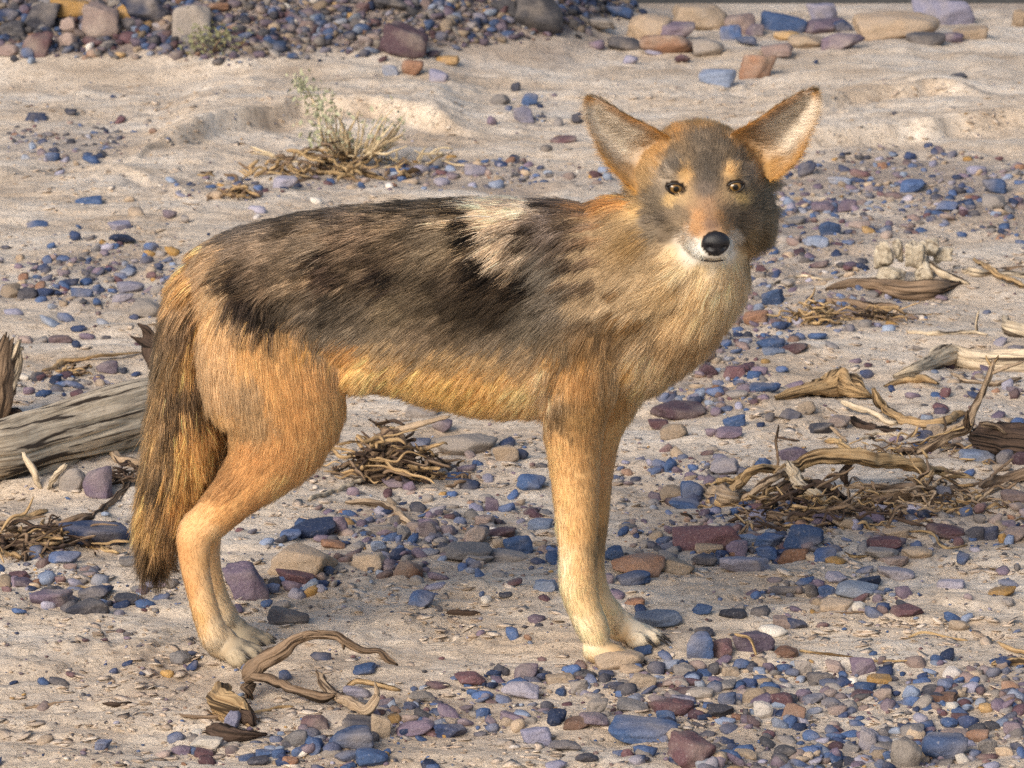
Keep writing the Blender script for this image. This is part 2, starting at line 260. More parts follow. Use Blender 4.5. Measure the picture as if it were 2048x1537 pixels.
# ------------------------------------------------------------------ stones
# tile origin x, y, zoom; then stones: cx cy w h colour shape
TILES = [
(0, 1050, 2.926, """370 198 190 76 b r;415 248 100 50 m r;505 290 120 40 d f;500 312 80 36 g f;110 300 140 60 m a;135 340 120 66 p r;352 328 100 60 m a;300 430 260 130 p a;565 400 220 105 n a;
515 495 250 130 d r;755 440 170 50 d f;115 505 90 40 b f;770 215 150 75 g r;560 70 440 150 n a;1440 355 260 270 p a;1755 205 400 220 t a;1730 320 260 110 m a;1820 365 110 100 B a;1690 545 250 66 d f;
1700 65 130 75 b r;1830 30 290 110 n r;1880 85 110 56 p r;1950 115 150 50 o r;1055 785 125 100 g r;1130 825 80 66 n r;1125 750 70 34 n f;980 870 90 50 y r;745 812 65 36 n r;665 855 64 40 n r;830 870 40 28 n r;
930 810 56 28 d r;415 875 64 34 m r;350 925 130 40 d f;80 925 60 24 n f;1060 960 60 34 d r;1880 775 160 42 n f;1450 830 110 48 b f;1670 880 100 60 b f;1365 1150 110 130 l a;1210 1275 200 90 w a;
1190 1340 120 66 m a;1060 1320 120 70 p r;1560 1335 130 60 b a;1510 1385 130 60 d r;1700 1385 110 70 o a;605 1290 110 70 b a;255 1262 120 40 t f;1075 1245 44 34 d r;700 1335 32 24 d r;
750 640 60 30 d r;610 672 56 24 m r;500 676 60 24 m r;905 628 36 20 d r;425 685 40 20 d r;1600 375 80 70 b r;1390 490 90 40 p r;1560 460 70 50 b a;1640 470 120 50 g f;1400 32 60 36 m r;1480 38 80 40 n r;940 345 110 34 p f"""),
(250, 900, 2.413, """1095 1400 230 130 b r;920 1325 150 100 m a;830 1400 110 100 g r;1140 1330 200 110 d a;1235 1340 100 130 t r;1070 1480 120 66 b r;1190 1480 160 80 b r;1240 1205 60 40 m r"""),
(700, 1050, 2.926, """200 40 160 70 p r;315 50 90 110 g a;455 30 110 110 p r;170 130 100 80 B r;370 85 90 70 b a;285 90 40 70 b a;745 70 150 140 k a;880 50 180 80 m r;985 130 170 130 b r;870 110 80 70 t r;690 170 280 60 g f;
750 205 180 80 g a;930 190 240 80 g r;100 215 220 120 t a;340 275 180 130 o r;405 170 110 60 p r;1100 215 100 50 n r;1140 355 150 80 B a;950 340 120 50 m f;520 305 130 50 p f;500 360 120 50 l f;415 440 150 110 b r;
520 495 70 30 d r;800 440 80 50 w a;910 410 80 36 d a;770 405 50 34 b r;1140 430 80 34 m r;950 640 80 90 b r;760 635 60 40 p r;1040 660 50 36 o r;1025 597 50 26 d r;1105 590 60 36 d a;1545 175 120 100 b r;
1690 230 320 150 o r;1900 235 240 110 t a;1660 310 200 50 b f;1510 320 90 70 p r;1560 405 120 44 p f;1670 450 130 50 o r;1700 495 100 36 n f;1800 545 290 60 B f;1570 795 310 170 t r;1710 735 120 70 b r;1650 850 150 70 t a;
1030 870 150 110 p r;700 900 190 90 m a;505 940 130 50 m a;840 865 100 24 n f;1340 880 80 60 d r;1230 905 180 90 t r;1500 870 100 50 n r;1340 945 110 90 g a;1000 975 220 130 l a;830 940 100 50 n a;715 980 80 50 b r;
770 1030 90 30 b f;415 1010 170 90 g a;220 1050 90 40 m r;85 840 150 70 b a;1450 1070 130 110 g r;1655 1060 190 90 g r;1880 1075 280 130 m r;1205 1135 110 110 n r;1330 1165 170 90 o r;1430 1140 170 90 p r;950 1125 150 60 p r;
1850 1130 120 100 b r;1715 1205 400 80 b r;1090 1245 180 130 l r;1245 1295 210 80 n a;390 1185 250 80 p r;590 1205 190 120 n a;980 1175 90 80 t r;960 1300 70 30 w r;900 1275 90 50 g r;1390 1365 140 70 d a;130 1365 190 120 b r;
440 1390 66 36 b r;480 1410 120 50 b r;1200 1405 130 50 l r;1880 820 120 80 B a;1960 850 110 90 g r;1850 770 100 50 b r;1700 915 190 110 t a;1740 975 110 50 n r;1900 920 150 60 k r;1950 1020 150 56 l f;2010 990 120 60 w r;45 985 180 90 l r"""),
(1348, 1050, 2.926, """200 85 420 210 m a;760 70 240 160 b a;560 100 180 100 b a;370 140 130 110 p r;205 140 170 60 t f;430 90 200 60 B r;545 165 130 90 b r;410 235 300 140 l a;180 210 150 90 n r;700 190 200 120 o a;880 180 150 90 b r;
940 205 120 50 y r;1220 110 230 60 m a;1300 45 160 70 t r;1215 170 200 100 g a;1290 215 180 90 k a;1585 40 230 60 m f;1755 60 120 100 d r;1850 50 100 90 n r;1920 80 60 70 y r;1990 60 140 90 k r;1420 165 180 80 t r;1100 140 100 50 g r;
1690 200 110 60 b a;2010 250 60 40 d r;1300 285 220 44 l f;1120 265 120 50 b a;950 310 140 70 l a;1065 385 250 120 B r;890 390 110 80 b r;1140 330 160 70 n a;640 390 160 70 d f;730 385 80 60 m r;810 390 90 90 d r;945 465 220 66 t f;
1030 480 110 40 g r;1190 435 60 60 p r;1620 345 170 70 l f;1915 395 170 70 y r;1960 345 130 40 b f;1725 420 60 40 p r;1955 450 70 50 g r;1360 505 200 80 m a;1220 500 76 60 m r;1630 545 100 70 b r;1715 545 80 50 B r;1670 590 130 70 t r;
160 490 130 70 b a;345 520 170 50 d f;635 570 120 80 k r;720 580 120 80 n a;580 618 170 36 w f;870 585 80 40 m r;150 720 160 180 b r;180 630 110 70 d r;290 735 130 130 m r;465 690 250 150 p r;655 745 150 80 o r;140 825 100 70 k r;290 795 100 50 p r;
395 815 110 70 b r;60 860 130 90 g r;230 845 80 80 d r;330 860 110 70 t r;305 830 60 36 g r;755 835 100 90 g a;940 835 130 80 k a;1105 825 150 120 p a;855 905 150 110 d r;740 905 90 50 B r;655 945 110 50 w r;1200 910 150 70 y r;
1100 945 90 40 n r;1455 895 80 60 n r;1630 870 120 90 w r;1740 860 100 60 m r;1590 940 100 80 b r;1500 860 90 30 B r;1830 850 90 60 p r;1760 915 70 50 b r;1790 970 80 56 m r;1680 990 80 56 t r;1570 1020 200 90 o a;1390 985 110 90 B r;
1220 1000 110 90 k r;1100 990 140 60 m r;480 1000 170 110 t r;635 1030 140 110 m r;700 1100 150 120 o a;525 1090 120 120 w r;810 1025 130 70 b r;920 1060 110 60 n r;1030 1065 110 80 g a;910 990 100 60 k r;750 985 130 40 p r;
310 1020 110 90 b r;150 990 160 90 g r;300 945 140 70 g r;440 930 80 50 n r;260 1090 180 90 d a;50 1075 130 120 m r;140 1110 100 60 m r;420 1100 50 44 d r;820 1090 90 40 B r;110 920 110 60 m r;30 930 80 60 k r;240 905 100 40 p r;
1930 1060 130 50 p f;1960 970 120 40 n f;1610 1160 110 70 b r;100 1330 290 250 m a;870 1275 90 60 l r;295 1205 50 36 d r;650 1325 150 80 d r;420 1345 140 70 t r;810 1340 100 56 t r;1035 1305 110 70 g a;1130 1260 110 150 l a;
1360 1350 190 190 g r;1580 1310 270 190 b r;1640 1230 170 80 k r;1770 1235 150 80 o r;1400 1210 150 90 g r;1830 1300 120 100 g r;1930 1325 110 70 t r;1990 1200 130 110 p r;2030 1340 70 80 b r;820 1390 90 50 l r;1860 1410 110 50 l r"""),
(600, 780, 3.66, """1220 405 460 190 g r;1510 470 190 140 t r;1620 475 110 90 n r;890 160 260 130 g r;1040 265 150 110 p r;880 400 150 90 b r;885 440 80 40 n r;1145 635 190 70 b a;1240 695 160 100 n r;1220 580 160 40 p f;1690 690 210 130 b r;
1410 845 110 120 p a;1515 865 130 80 b r;1285 865 130 50 l r;1080 860 180 50 g f;710 680 230 80 p a;800 710 100 80 p r;935 795 90 70 g r;1750 990 200 110 B r;1345 965 150 110 k r;620 1030 200 100 g r;290 1000 120 150 p r;1560 770 100 50 b f"""),
(1500, 620, 3.2026, """260 668 150 80 n a;125 690 80 60 d r;70 735 60 40 n r;365 625 130 90 t r;450 765 180 90 d a;570 720 140 90 k r;90 500 190 56 b f;280 490 140 60 p a;750 415 110 70 n a;755 355 60 34 m r;205 380 110 50 b r;300 245 180 80 m a;
150 270 150 60 B f;145 210 170 80 b r;200 105 110 60 n r;320 175 70 60 b r;430 170 130 60 b r;520 235 110 50 g r;630 40 260 110 k r;640 120 90 60 n r;1075 250 70 40 d r;905 508 60 50 n r;1045 550 110 50 p r;1250 535 80 80 m a;
1225 635 110 60 m a;1585 680 110 40 p f;1420 630 50 34 m r;1650 485 80 80 l a;280 930 190 110 p r;90 985 130 60 b r;1455 945 240 110 B r;1630 950 120 110 n r;1720 960 100 100 m r;1610 1010 140 60 t f;1240 1195 125 150 b a;
1690 1200 170 110 k r;1475 1270 110 80 m a;1710 1260 110 60 k r;860 1275 140 70 l a;780 1330 190 80 p r;760 1255 80 70 t r;1140 1290 100 50 b r;1475 1345 110 70 d a;1570 1345 100 60 k r;1640 1385 140 80 p r;610 1370 160 80 t r;
680 1380 80 80 l r;480 1350 180 100 p r;1190 775 130 100 t r;940 830 100 50 p r;890 880 170 60 g r;1100 870 150 60 b f;50 1330 120 110 l r"""),
(1300, 450, 2.365, """140 885 250 66 m r;40 945 100 56 m r;115 975 140 80 t r;310 885 70 50 p r;310 790 90 50 b r;410 805 110 50 g r;280 690 100 66 m a;400 695 110 60 m a;265 635 90 50 m r;300 575 80 60 d r;405 450 66 60 m r;
500 440 120 80 o r;570 565 140 66 b r;440 575 80 40 k r;310 520 60 50 b r;400 930 110 60 b r;290 985 80 50 p r;375 985 140 50 p r;360 1150 150 100 l a;200 1270 110 120 b r;110 1270 150 80 t r;30 1160 70 40 b r;545 1125 80 50 b r;
170 1330 160 40 b r;790 80 110 60 B f;680 85 70 50 k r;580 345 110 90 b a;620 475 100 46 b r;930 205 70 30 m r;800 190 100 30 m f;655 275 90 40 g r"""),
(1024, 0, 2.0, """1265 920 95 70 b r;1600 750 100 60 b r;1930 750 100 70 b r;1930 815 100 70 g r;1310 725 100 36 B f;1390 695 80 36 m r;1340 825 80 50 p r;1740 825 90 44 b r;1245 830 90 50 p r;1740 870 90 30 k r;1390 900 90 40 k r;1530 785 80 36 m r;
1120 835 50 50 l r;1210 965 110 40 B r;1130 965 60 40 k r;1500 940 60 36 k r;1130 885 90 40 g r;1180 680 80 60 n r;1590 625 60 36 n r;1760 620 50 30 n r;1860 680 80 40 l r;540 115 180 110 t r;750 75 230 120 t r;655 130 160 80 p r;
625 180 230 90 o r;785 195 130 80 g r;450 180 150 70 d r;1085 95 190 90 b r;915 100 130 90 k r;875 135 90 70 b r;935 165 90 40 b r;1240 60 130 90 l a;1245 110 160 70 p r;1310 110 100 60 n r;1540 110 340 130 t r;1725 55 250 130 l a;
1655 155 160 60 d r;1760 155 90 50 p r;1320 170 170 80 p a;1180 170 150 60 t r;1060 205 130 60 k r;985 275 150 110 o a;820 310 150 80 B r;570 205 90 36 l f;680 235 80 34 m r;475 240 60 36 l r;1100 145 110 44 y r;1830 135 150 50 t f;
2030 80 60 80 t r;100 60 210 160 d r;970 125 80 60 p r;430 50 120 50 b r;330 95 140 50 g r;340 180 70 40 p r;70 400 70 50 b r;45 460 80 70 l r;15 350 40 40 d r;265 475 70 40 d r;185 495 50 36 g r;205 565 110 36 m r;1790 310 100 30 d f;1217 250 24 18 n r"""),
(0, 0, 2.0, """290 30 180 80 y r;170 70 160 110 d a;405 85 150 150 k a;275 110 70 80 k a;150 180 120 110 m a;270 165 80 70 k r;30 65 120 60 n r;520 45 110 80 y r;570 35 200 110 n a;770 95 160 150 g r;1620 165 190 140 m a;1560 15 150 50 d r;
2020 30 110 70 d r;870 30 100 40 o r;925 110 70 30 o r;520 100 80 50 d r;50 120 100 70 d r;40 200 90 50 k r;1650 275 90 70 o r;1560 285 70 50 B r;1790 240 100 40 y f;1755 305 80 50 l r;360 190 50 40 w r;370 215 50 40 o r;125 245 50 30 B r;
480 220 50 25 y r;510 150 70 40 m r;1140 735 100 60 l r;860 780 70 40 t r;1030 780 55 36 m r;1265 805 50 30 w a;1640 730 70 34 t r;1765 730 66 40 l r;1985 740 66 40 B r;1685 680 80 40 l r;1900 680 90 50 l r;480 485 60 30 m f;
610 525 40 24 o r;285 450 60 26 d f;145 470 90 40 n a;210 630 70 40 b r;365 640 70 36 b r;305 655 24 24 t r;240 695 40 30 l r;360 805 110 44 b r;150 905 90 50 b r;300 945 60 44 n a;205 985 40 30 b r;480 910 100 50 l a;490 955 110 44 n a;
545 850 80 36 t r;675 860 60 40 p r;740 880 60 36 g r;600 985 60 34 n r;1030 870 40 26 w r;1030 840 80 36 l r;515 800 50 30 t a;1965 485 50 40 p r;2000 400 80 50 g r"""),
(0, 400, 2.195, """665 205 70 40 b r;645 265 60 40 n r;700 290 60 28 n r;565 318 90 36 B r;670 330 60 34 m r;440 320 44 28 n r;380 362 70 36 b r;300 367 100 36 n r;360 408 100 50 b r;540 435 100 50 l r;425 447 60 34 b r;640 480 150 90 g r;
575 385 120 60 l r;195 412 80 50 n r;125 410 100 56 d r;50 405 90 70 t r;15 395 40 40 l r;220 540 90 40 B r;290 520 80 50 b r;345 565 70 36 n r;270 618 115 60 m r;170 625 80 30 g r;110 615 80 40 k r;335 635 40 36 n r;465 604 46 22 d r;
380 600 70 36 p r;450 540 60 36 B r;470 735 100 56 p r;100 780 66 34 w a;270 810 90 30 b f;330 815 100 30 b f;190 850 80 36 b r;340 850 70 36 m r;440 805 50 40 t r;130 840 60 40 p r;540 750 50 22 d r;595 765 50 20 n r;
430 1245 130 150 p r;320 1230 130 110 g r;460 1380 50 26 B r;590 515 50 26 n r;690 395 70 50 g f;60 495 90 40 l r"""),
]
SCOL = {'b': ['445a80', '4d638c', '3c5278'], 'B': ['7f8ba2', '77839a', '8995a8'], 'd': ['45444c', '4e4c50', '3c3d48'], 'n': ['2c3a5a', '344264', '263350'], 'p': ['706272', '796a78', '645868'], 'm': ['5f4449', '694c50', '543f47'],
        'l': ['9391a2', '9f9ba9', '88869a'], 'g': ['8a837f', '7c7878', '958c84'], 't': ['a8937c', 'b29d85', '9a8874'], 'w': ['cfc6bd', 'c6beb8', 'd4ccc0'], 'o': ['86644f', '916d57', '785a4a'], 'k': ['917f78', '9c8980', '87746f'], 'y': ['a8834c', 'b28e58', '9a7846']}
SNAME = {'b': 'slate-blue', 'B': 'pale blue-grey', 'd': 'charcoal', 'n': 'dark navy', 'p': 'purple-grey', 'm': 'maroon', 'l': 'pale lavender', 'g': 'grey', 't': 'tan', 'w': 'whitish', 'o': 'rusty orange', 'k': 'dusty pink', 'y': 'ochre'}

def stone_material(src):
    k = NT('stone_' + src)
    if src == 'object':
        col = k.n('ObjectInfo').outputs['Color']; rnd = k.n('ObjectInfo').outputs['Random']
        tc = k.n('NewGeometry').outputs['Position']
    else:
        col = k.attr('col').outputs['Color']; tc = k.n('NewGeometry').outputs['Position']
    a = k.noise(tc, 38, 5, .6, .3); b = k.noise(tc, 260, 4, .75); c = k.noise(tc, 14, 2, .5)
    col = k.mix(k.ramp(a, [(.35, .0), (.72, .55)]), col, k.mix(1.0, col, (1.35, 1.3, 1.28), 'MULTIPLY'))
    col = k.mix(k.ramp(b, [(.28, .55), (.5, 0)]), col, k.mix(1.0, col, (.45, .45, .5), 'MULTIPLY'))
    col = k.mix(k.ramp(b, [(.56, 0), (.75, .5)]), col, (.45, .41, .39))
    col = k.mix(k.ramp(c, [(.47, 0), (.70, .5)]), col, (.36, .30, .25))          # dry silt left on the stone
    k.l(col, k.b.inputs['Base Color']); k.b.inputs['Roughness'].default_value = .78; k.b.inputs['Specular IOR Level'].default_value = .35
    n1 = k.bump(k.noise(tc, 90, 6, .7), .7, .007); n2 = k.bump(b, .6, .0022, n1); k.l(n2, k.b.inputs['Normal']); return k.m
M_STONE = stone_material('object'); M_GRAVEL = stone_material('vertex')

def ico(level):
    import bmesh
    bm = bmesh.new(); bmesh.ops.create_icosphere(bm, subdivisions=level, radius=1.0)
    v = np.array([q.co[:] for q in bm.verts]); f = np.array([[w.index for w in q.verts] for q in bm.faces]); bm.free(); return v, f
ICO4, ICO2, ICO1 = ico(4), ico(2), ico(1)
def rock_shape(dirs, seed, kind):
    r = np.random.default_rng(seed)
    npl = {'r': 12, 'a': 9, 'f': 10}[kind]; k = {'r': 15, 'a': 34, 'f': 18}[kind]
    n = r.normal(size=(npl, 3)); n /= np.linalg.norm(n, axis=1)[:, None]
    ax = np.array([[1, 0, 0], [-1, 0, 0], [0, 1, 0], [0, -1, 0], [0, 0, 1], [0, 0, -1]], float); ax += r.normal(size=ax.shape) * (.22 if kind == 'a' else .1)
    n = np.concatenate([n, ax]); n /= np.linalg.norm(n, axis=1)[:, None]
    di = r.uniform(.62 if kind == 'a' else .74, 1.05, len(n))
    q = np.maximum(dirs @ n.T, 0) / di[None]
    rad = (q ** k).sum(1) ** (-1.0 / k)
    rad *= 1 + .10 * fbm(dirs[:, 0] * 2.2 + seed, dirs[:, 1] * 2.2, dirs[:, 2] * 2.2, s=seed % 97, o=3) + (.045 if kind == 'a' else .03) * fbm(dirs[:, 0] * 7, dirs[:, 1] * 9 + seed, dirs[:, 2] * 9, s=3, o=2)
    v = dirs * rad[:, None]
    lo, hi = v.min(0), v.max(0); return (v - (lo + hi) / 2) / ((hi - lo) / 2)
PROTO = {}
for kind in 'raf':
    PROTO[kind] = []
    for i in range(12):
        o = mesh_obj('stone_shape', rock_shape(ICO4[0], 100 * ord(kind) + i, kind), ICO4[1], M_STONE)
        me = o.data; COL.objects.unlink(o); bpy.data.objects.remove(o)
        if kind == 'a':
            me.polygons.foreach_set('use_smooth', np.ones(len(me.polygons), bool))
        PROTO[kind].append(me)

STN = []
for ox, oy, s, txt in TILES:
    for row in txt.replace('\n', '').split(';'):
        a = row.split(); x, y, w, h = [float(v) for v in a[:4]]
        STN.append([ox + x / s, oy + y / s, w / s, h / s, a[4], a[5]])
STN.sort(key=lambda q: -q[2] * q[3])
PLACED = []
def place_params(px, py, w, h, rng):
    p = ground_px(px, py + h * .22); sc = FPX / float((p - CAM) @ FWD)
    W = w / sc; dirv = (p - CAM); ang = math.atan2(-dirv[2], dirv[1])
    D = W * rng.uniform(.62, .85); D = min(D, 1.5 * W)
    Hh = max((h / sc - D * math.sin(ang) * .8) / math.cos(ang), .30 * W) * 1.12
    Hh = min(Hh, 1.5 * W)
    c = ground_px(px, py, Hh * .30); return c, W, D, Hh
LAND = [(430, 1290, "beside the coyote's hind paws"), (1240, 1290, "beside the coyote's front paws"), (620, 1400, 'near the forked driftwood branch'), (1560, 990, 'by the fibrous driftwood pile'),
        (150, 880, 'around the weathered log'), (700, 260, 'near the dry shrub'), (200, 60, "among the bank's boulders"), (600, 90, 'on the gravel bank'), (850, 100, 'at the foot of the gravel bank'),
        (1420, 80, 'in the boulder row by the road'), (1750, 80, 'under the pale boulders by the road'), (1500, 170, "on sand behind the coyote's ears"), (1750, 380, 'below the sand ledge'),
        (1820, 540, 'by the white bone fragments'), (1700, 790, 'by the brown root lump'), (1960, 850, 'by the dark splintered wood'), (880, 880, "under the coyote's belly"), (850, 1090, "between the coyote's legs"),
        (1340, 840, "right in front of the coyote's chest"), (1480, 660, "below the coyote's chin"), (1430, 1090, 'in the rubble heap'), (1700, 1190, 'on mud beyond the rubble heap'),
        (1900, 1130, 'on the bare mud by the ochre stone'), (1480, 1330, 'in the cobbles before the front paws'), (1400, 1440, 'by the long bright blue stone'), (1650, 1400, 'among cobbles past the mud flat'), (1950, 1360, 'by the curled straw'),
        (1850, 1490, 'around the large blue cobble'), (1020, 1390, 'on the thinly stoned mud strip'), (760, 1490, 'in the blue stone cluster'), (100, 1180, 'on the mud by the purple wedge stone'), (200, 1400, 'on the open flaky mud'),
        (560, 1130, 'by the boxy pale boulder'), (120, 560, 'in the blue pebbles behind the log'), (130, 300, 'on the pebble mound'), (150, 440, "on sand behind the coyote's rump"), (420, 390, 'near the small dry tuft'), (900, 350, 'behind the coyote\'s back'), (1040, 220, 'in the small pile behind the neck')]
recs = []
for i, (px, py, w, h, c, sh) in enumerate(STN):
    rng = random.Random(i * 7 + 1)
    cc, W, D, Hh = place_params(px, py, w, h, rng)
    recs.append(dict(px=px, py=py, c=c, sh=sh, pos=cc, W=W, D=D, H=Hh, rng=rng, hexc=rng.choice(SCOL[c]), px_area=w * h, ratio=h / w))
def stone_label(r):
    cm = r['W'] * 100
    size = 'pebble-sized' if cm < 3.0 else 'small' if cm < 4.8 else 'medium' if cm < 8.0 else 'large' if cm < 15 else 'huge'
    shp = {'a': 'angular', 'f': 'flat', 'r': 'rounded'}[r['sh']]
    if r['sh'] == 'r' and r['ratio'] < .45: shp = 'low rounded'
    if r['sh'] == 'r' and r['ratio'] > .85: shp = 'plump rounded'
    if r['sh'] == 'a' and r['ratio'] > .8: shp = 'upright angular'
    if r['sh'] == 'a' and r['ratio'] < .45: shp = 'wedge-shaped'
    l = min(LAND, key=lambda q: ((q[0] - r['px'])) ** 2 + ((q[1] - r['py']) * 1.6) ** 2)
    r['land'] = l[2]
    return f"{size} {shp} {SNAME[r['c']]} stone {l[2]}"
big = recs[:300]; rest = recs[300:]
for r in big: r['label'] = stone_label(r)
from collections import Counter
cnt = Counter(r['label'] for r in big)
for r in big:
    if cnt[r['label']] > 1:
        nb = min((q for q in recs if q is not r), key=lambda q: (q['px'] - r['px']) ** 2 + (q['py'] - r['py']) ** 2 * 2)
        r['label'] = r['label'].replace(' stone ', f" stone near a {SNAME[nb['c']]} one ", 1)
        if len(r['label'].split()) > 16: r['label'] = r['label'].replace(' near a ', ' by ')
        if len(r['label'].split()) > 16: r['label'] = r['label'].replace(' one ', ' ').replace(' the ', ' ')
for i, r in enumerate(big):
    rng = r['rng']; me = rng.choice(PROTO[r['sh']])
    o = bpy.data.objects.new('stone', me); COL.objects.link(o)
    o.location = r['pos'].tolist(); o.scale = (r['W'] / 2, r['D'] / 2, r['H'] / 2)
    o.rotation_euler = (rng.uniform(-.12, .12), rng.uniform(-.14, .14), rng.choice((0, math.pi)) + rng.uniform(-.25, .25))
    cc_ = lin(r['hexc']) * rng.uniform(.66, .98); o.color = (*cc_, 1)
    tag(o, r['label'], 'stone', 'stones lying on the sand')

# ---- the uncountable pebbles and the gravel of the bank: one mesh each
def pebble_mesh(name, pts, W, D, Hh, colors, protos, seed):
    r = np.random.default_rng(seed); V = []; F = []; C = []; off = 0
    pid = r.integers(0, len(protos), len(pts))
    for k, (pv, pf) in enumerate(protos):
        sel = np.where(pid == k)[0]
        if not len(sel): continue
        a = r.uniform(0, 2 * math.pi, len(sel)); ca, sa = np.cos(a), np.sin(a)
        v = pv[None] * np.stack([W[sel], D[sel], Hh[sel]], 1)[:, None] * .5
        tx = r.normal(size=len(sel)) * .25; v[..., 2] += v[..., 0] * tx[:, None]
        x = v[..., 0] * ca[:, None] - v[..., 1] * sa[:, None]; y = v[..., 0] * sa[:, None] + v[..., 1] * ca[:, None]
        v = np.stack([x, y, v[..., 2]], -1) + pts[sel][:, None]
        n = pv.shape[0]; V.append(v.reshape(-1, 3)); F.append((pf[None] + (off + np.arange(len(sel)) * n)[:, None, None]).reshape(-1, 3)); off += n * len(sel)
        C.append(np.repeat(colors[sel], n, 0))
    o = mesh_obj(name, np.concatenate(V), np.concatenate(F), M_GRAVEL); vattr(o, 'col', np.concatenate(C)); return o
P2 = [(rock_shape(ICO2[0], 900 + i, 'aar'[i % 3]), ICO2[1]) for i in range(8)]
P1 = [(rock_shape(ICO1[0], 950 + i, 'aar'[i % 3]), ICO1[1]) for i in range(8)]
keys = list(SCOL); wts = np.array([.19, .06, .10, .14, .15, .09, .05, .10, .09, .01, .03, .04, .02])
order = ['b', 'B', 'd', 'n', 'p', 'm', 'l', 'g', 't', 'w', 'o', 'k', 'y']
def rand_cols(n, r, w=wts):
    pal = np.array([[lin(h) for h in SCOL[k]] for k in order]); w = np.array(w) / sum(w)
    c = pal[r.choice(len(order), n, p=w), r.integers(0, 3, n)] * r.uniform(.65, 1.15, (n, 1)); return c
# leftover traced stones
extra_p = np.array([r['pos'] for r in rest]); extra = (np.array([r['W'] for r in rest]), np.array([r['D'] for r in rest]), np.array([r['H'] for r in rest]), np.array([lin(r['hexc']) for r in rest]))
def scatter(n, box, size, seed, power=2.0, floor=.005, clusters=True, dens=None):
    r = np.random.default_rng(seed); px = r.uniform(box[0], box[2], n); py = r.uniform(box[1], box[3], n)
    d = stony(px, py) if dens is None else dens(px, py)
    if clusters: d = d * (.22 + 1.05 * sm(fbm(px / 55, py / 22, s=seed, o=3) * 1.4 + .5))
    keep = r.uniform(size=n) < d + floor; px, py = px[keep], py[keep]
    p = ground_px_arr(px, py); m = len(px)
    W = size[0] + (size[1] - size[0]) * r.uniform(size=m) ** power
    return p, W, px, py, r
p, W, px, py, r = scatter(84000, (-500, 190, 2550, 1760), (.005, .030), 11, 3.0)
D = W * r.uniform(.6, .95, len(W)); Hh = W * r.uniform(.35, .8, len(W)); p[:, 2] += Hh * .08
cols = rand_cols(len(W), r)
bigm = W > .013
o = pebble_mesh('pebbles', np.concatenate([p[bigm], extra_p]), np.concatenate([W[bigm], extra[0]]), np.concatenate([D[bigm], extra[1]]), np.concatenate([Hh[bigm], extra[2]]), np.concatenate([cols[bigm], extra[3]]), P2, 5)
tag(o, 'scattered small blue, purple and grey pebbles on the sand', 'pebbles', kind='stuff')
o = pebble_mesh('fine_gravel', p[~bigm], W[~bigm], D[~bigm], Hh[~bigm], cols[~bigm], P1, 6)
tag(o, 'fine multicoloured gravel grains between the stones', 'gravel', kind='stuff')
# bank gravel, sampled on the ground itself
r = np.random.default_rng(77); n = 54000
bx = np.where(r.uniform(size=n) < .82, r.uniform(-2.2, .7, n), r.uniform(-4.4, -2.2, n)); by = 6.0 + 2.0 * r.uniform(size=n)
bw = H(bx, by); keep = (r.uniform(size=n) < sm((bw - .03) / .05)); bx, by, bw = bx[keep], by[keep], bw[keep]
W = .009 + .036 * r.uniform(size=len(bx)) ** 3; D = W * r.uniform(.6, .95, len(W)); Hh = W * r.uniform(.4, .8, len(W))
wb = wts.copy(); wb[order.index('d')] += .12; wb[order.index('p')] += .12; wb[order.index('m')] += .05
bp = np.stack([bx, by, bw + Hh * .2], 1); bc = rand_cols(len(W), r, wb) * .66; bg_ = W > .031
o = pebble_mesh('bank_gravel', bp[bg_], W[bg_], D[bg_], Hh[bg_], bc[bg_], P2, 8)
tag(o, 'dark blue and purple gravel covering the bank', 'gravel', kind='stuff')
o = pebble_mesh('bank_grit', bp[~bg_], W[~bg_], D[~bg_], Hh[~bg_], bc[~bg_], P1, 18)
tag(o, 'fine dark grit between the gravel of the bank', 'grit', kind='stuff')
# tiny dark crumbs over the whole flat
r = np.random.default_rng(5)
px = r.uniform(-300, 2400, 5000); py = r.uniform(150, 1700, 5000); p = ground_px_arr(px, py); W = .003 + .006 * r.uniform(size=len(px)) ** 2
Hh = W * .6; p[:, 2] += Hh * .2
o = pebble_mesh('mud_crumbs', p, W, W * .8, Hh, rand_cols(len(W), r, np.array([1, .5, 2, 1, 1, 1, .5, 1.5, 3, .2, .5, .5, .5])), P1, 9)
tag(o, 'tiny dark crumbs strewn over the dried mud', 'crumbs', kind='stuff')

# thin curled flakes of dried mud
r = np.random.default_rng(15); n = 26000
px = r.uniform(-400, 2450, n); py = r.uniform(170, 1720, n)
dn_ = (.10 + .9 * sm(fbm(px / 150, py / 60, s=81, o=3) * 2.2 + .35)) * (1 - .8 * stony(px, py))
keep = r.uniform(size=n) < dn_; px, py = px[keep], py[keep]; p = ground_px_arr(px, py); n = len(px)
W = .004 + .024 * r.uniform(size=n) ** 2.6; Hh = .0010 + .0014 * r.uniform(size=n); p[:, 2] += Hh * .4
fc = np.array([lin('cbb8a4'), lin('bca894'), lin('d6c6b4'), lin('94806c')])[r.choice(4, n, p=[.4, .3, .2, .1])] * r.uniform(.85, 1.1, (n, 1))
o = pebble_mesh('mud_flakes', p, W, W * r.uniform(.5, .9, n), Hh, fc, P1, 16)
tag(o, 'thin curled flakes of dried mud on the sand', 'mud flakes', kind='stuff')
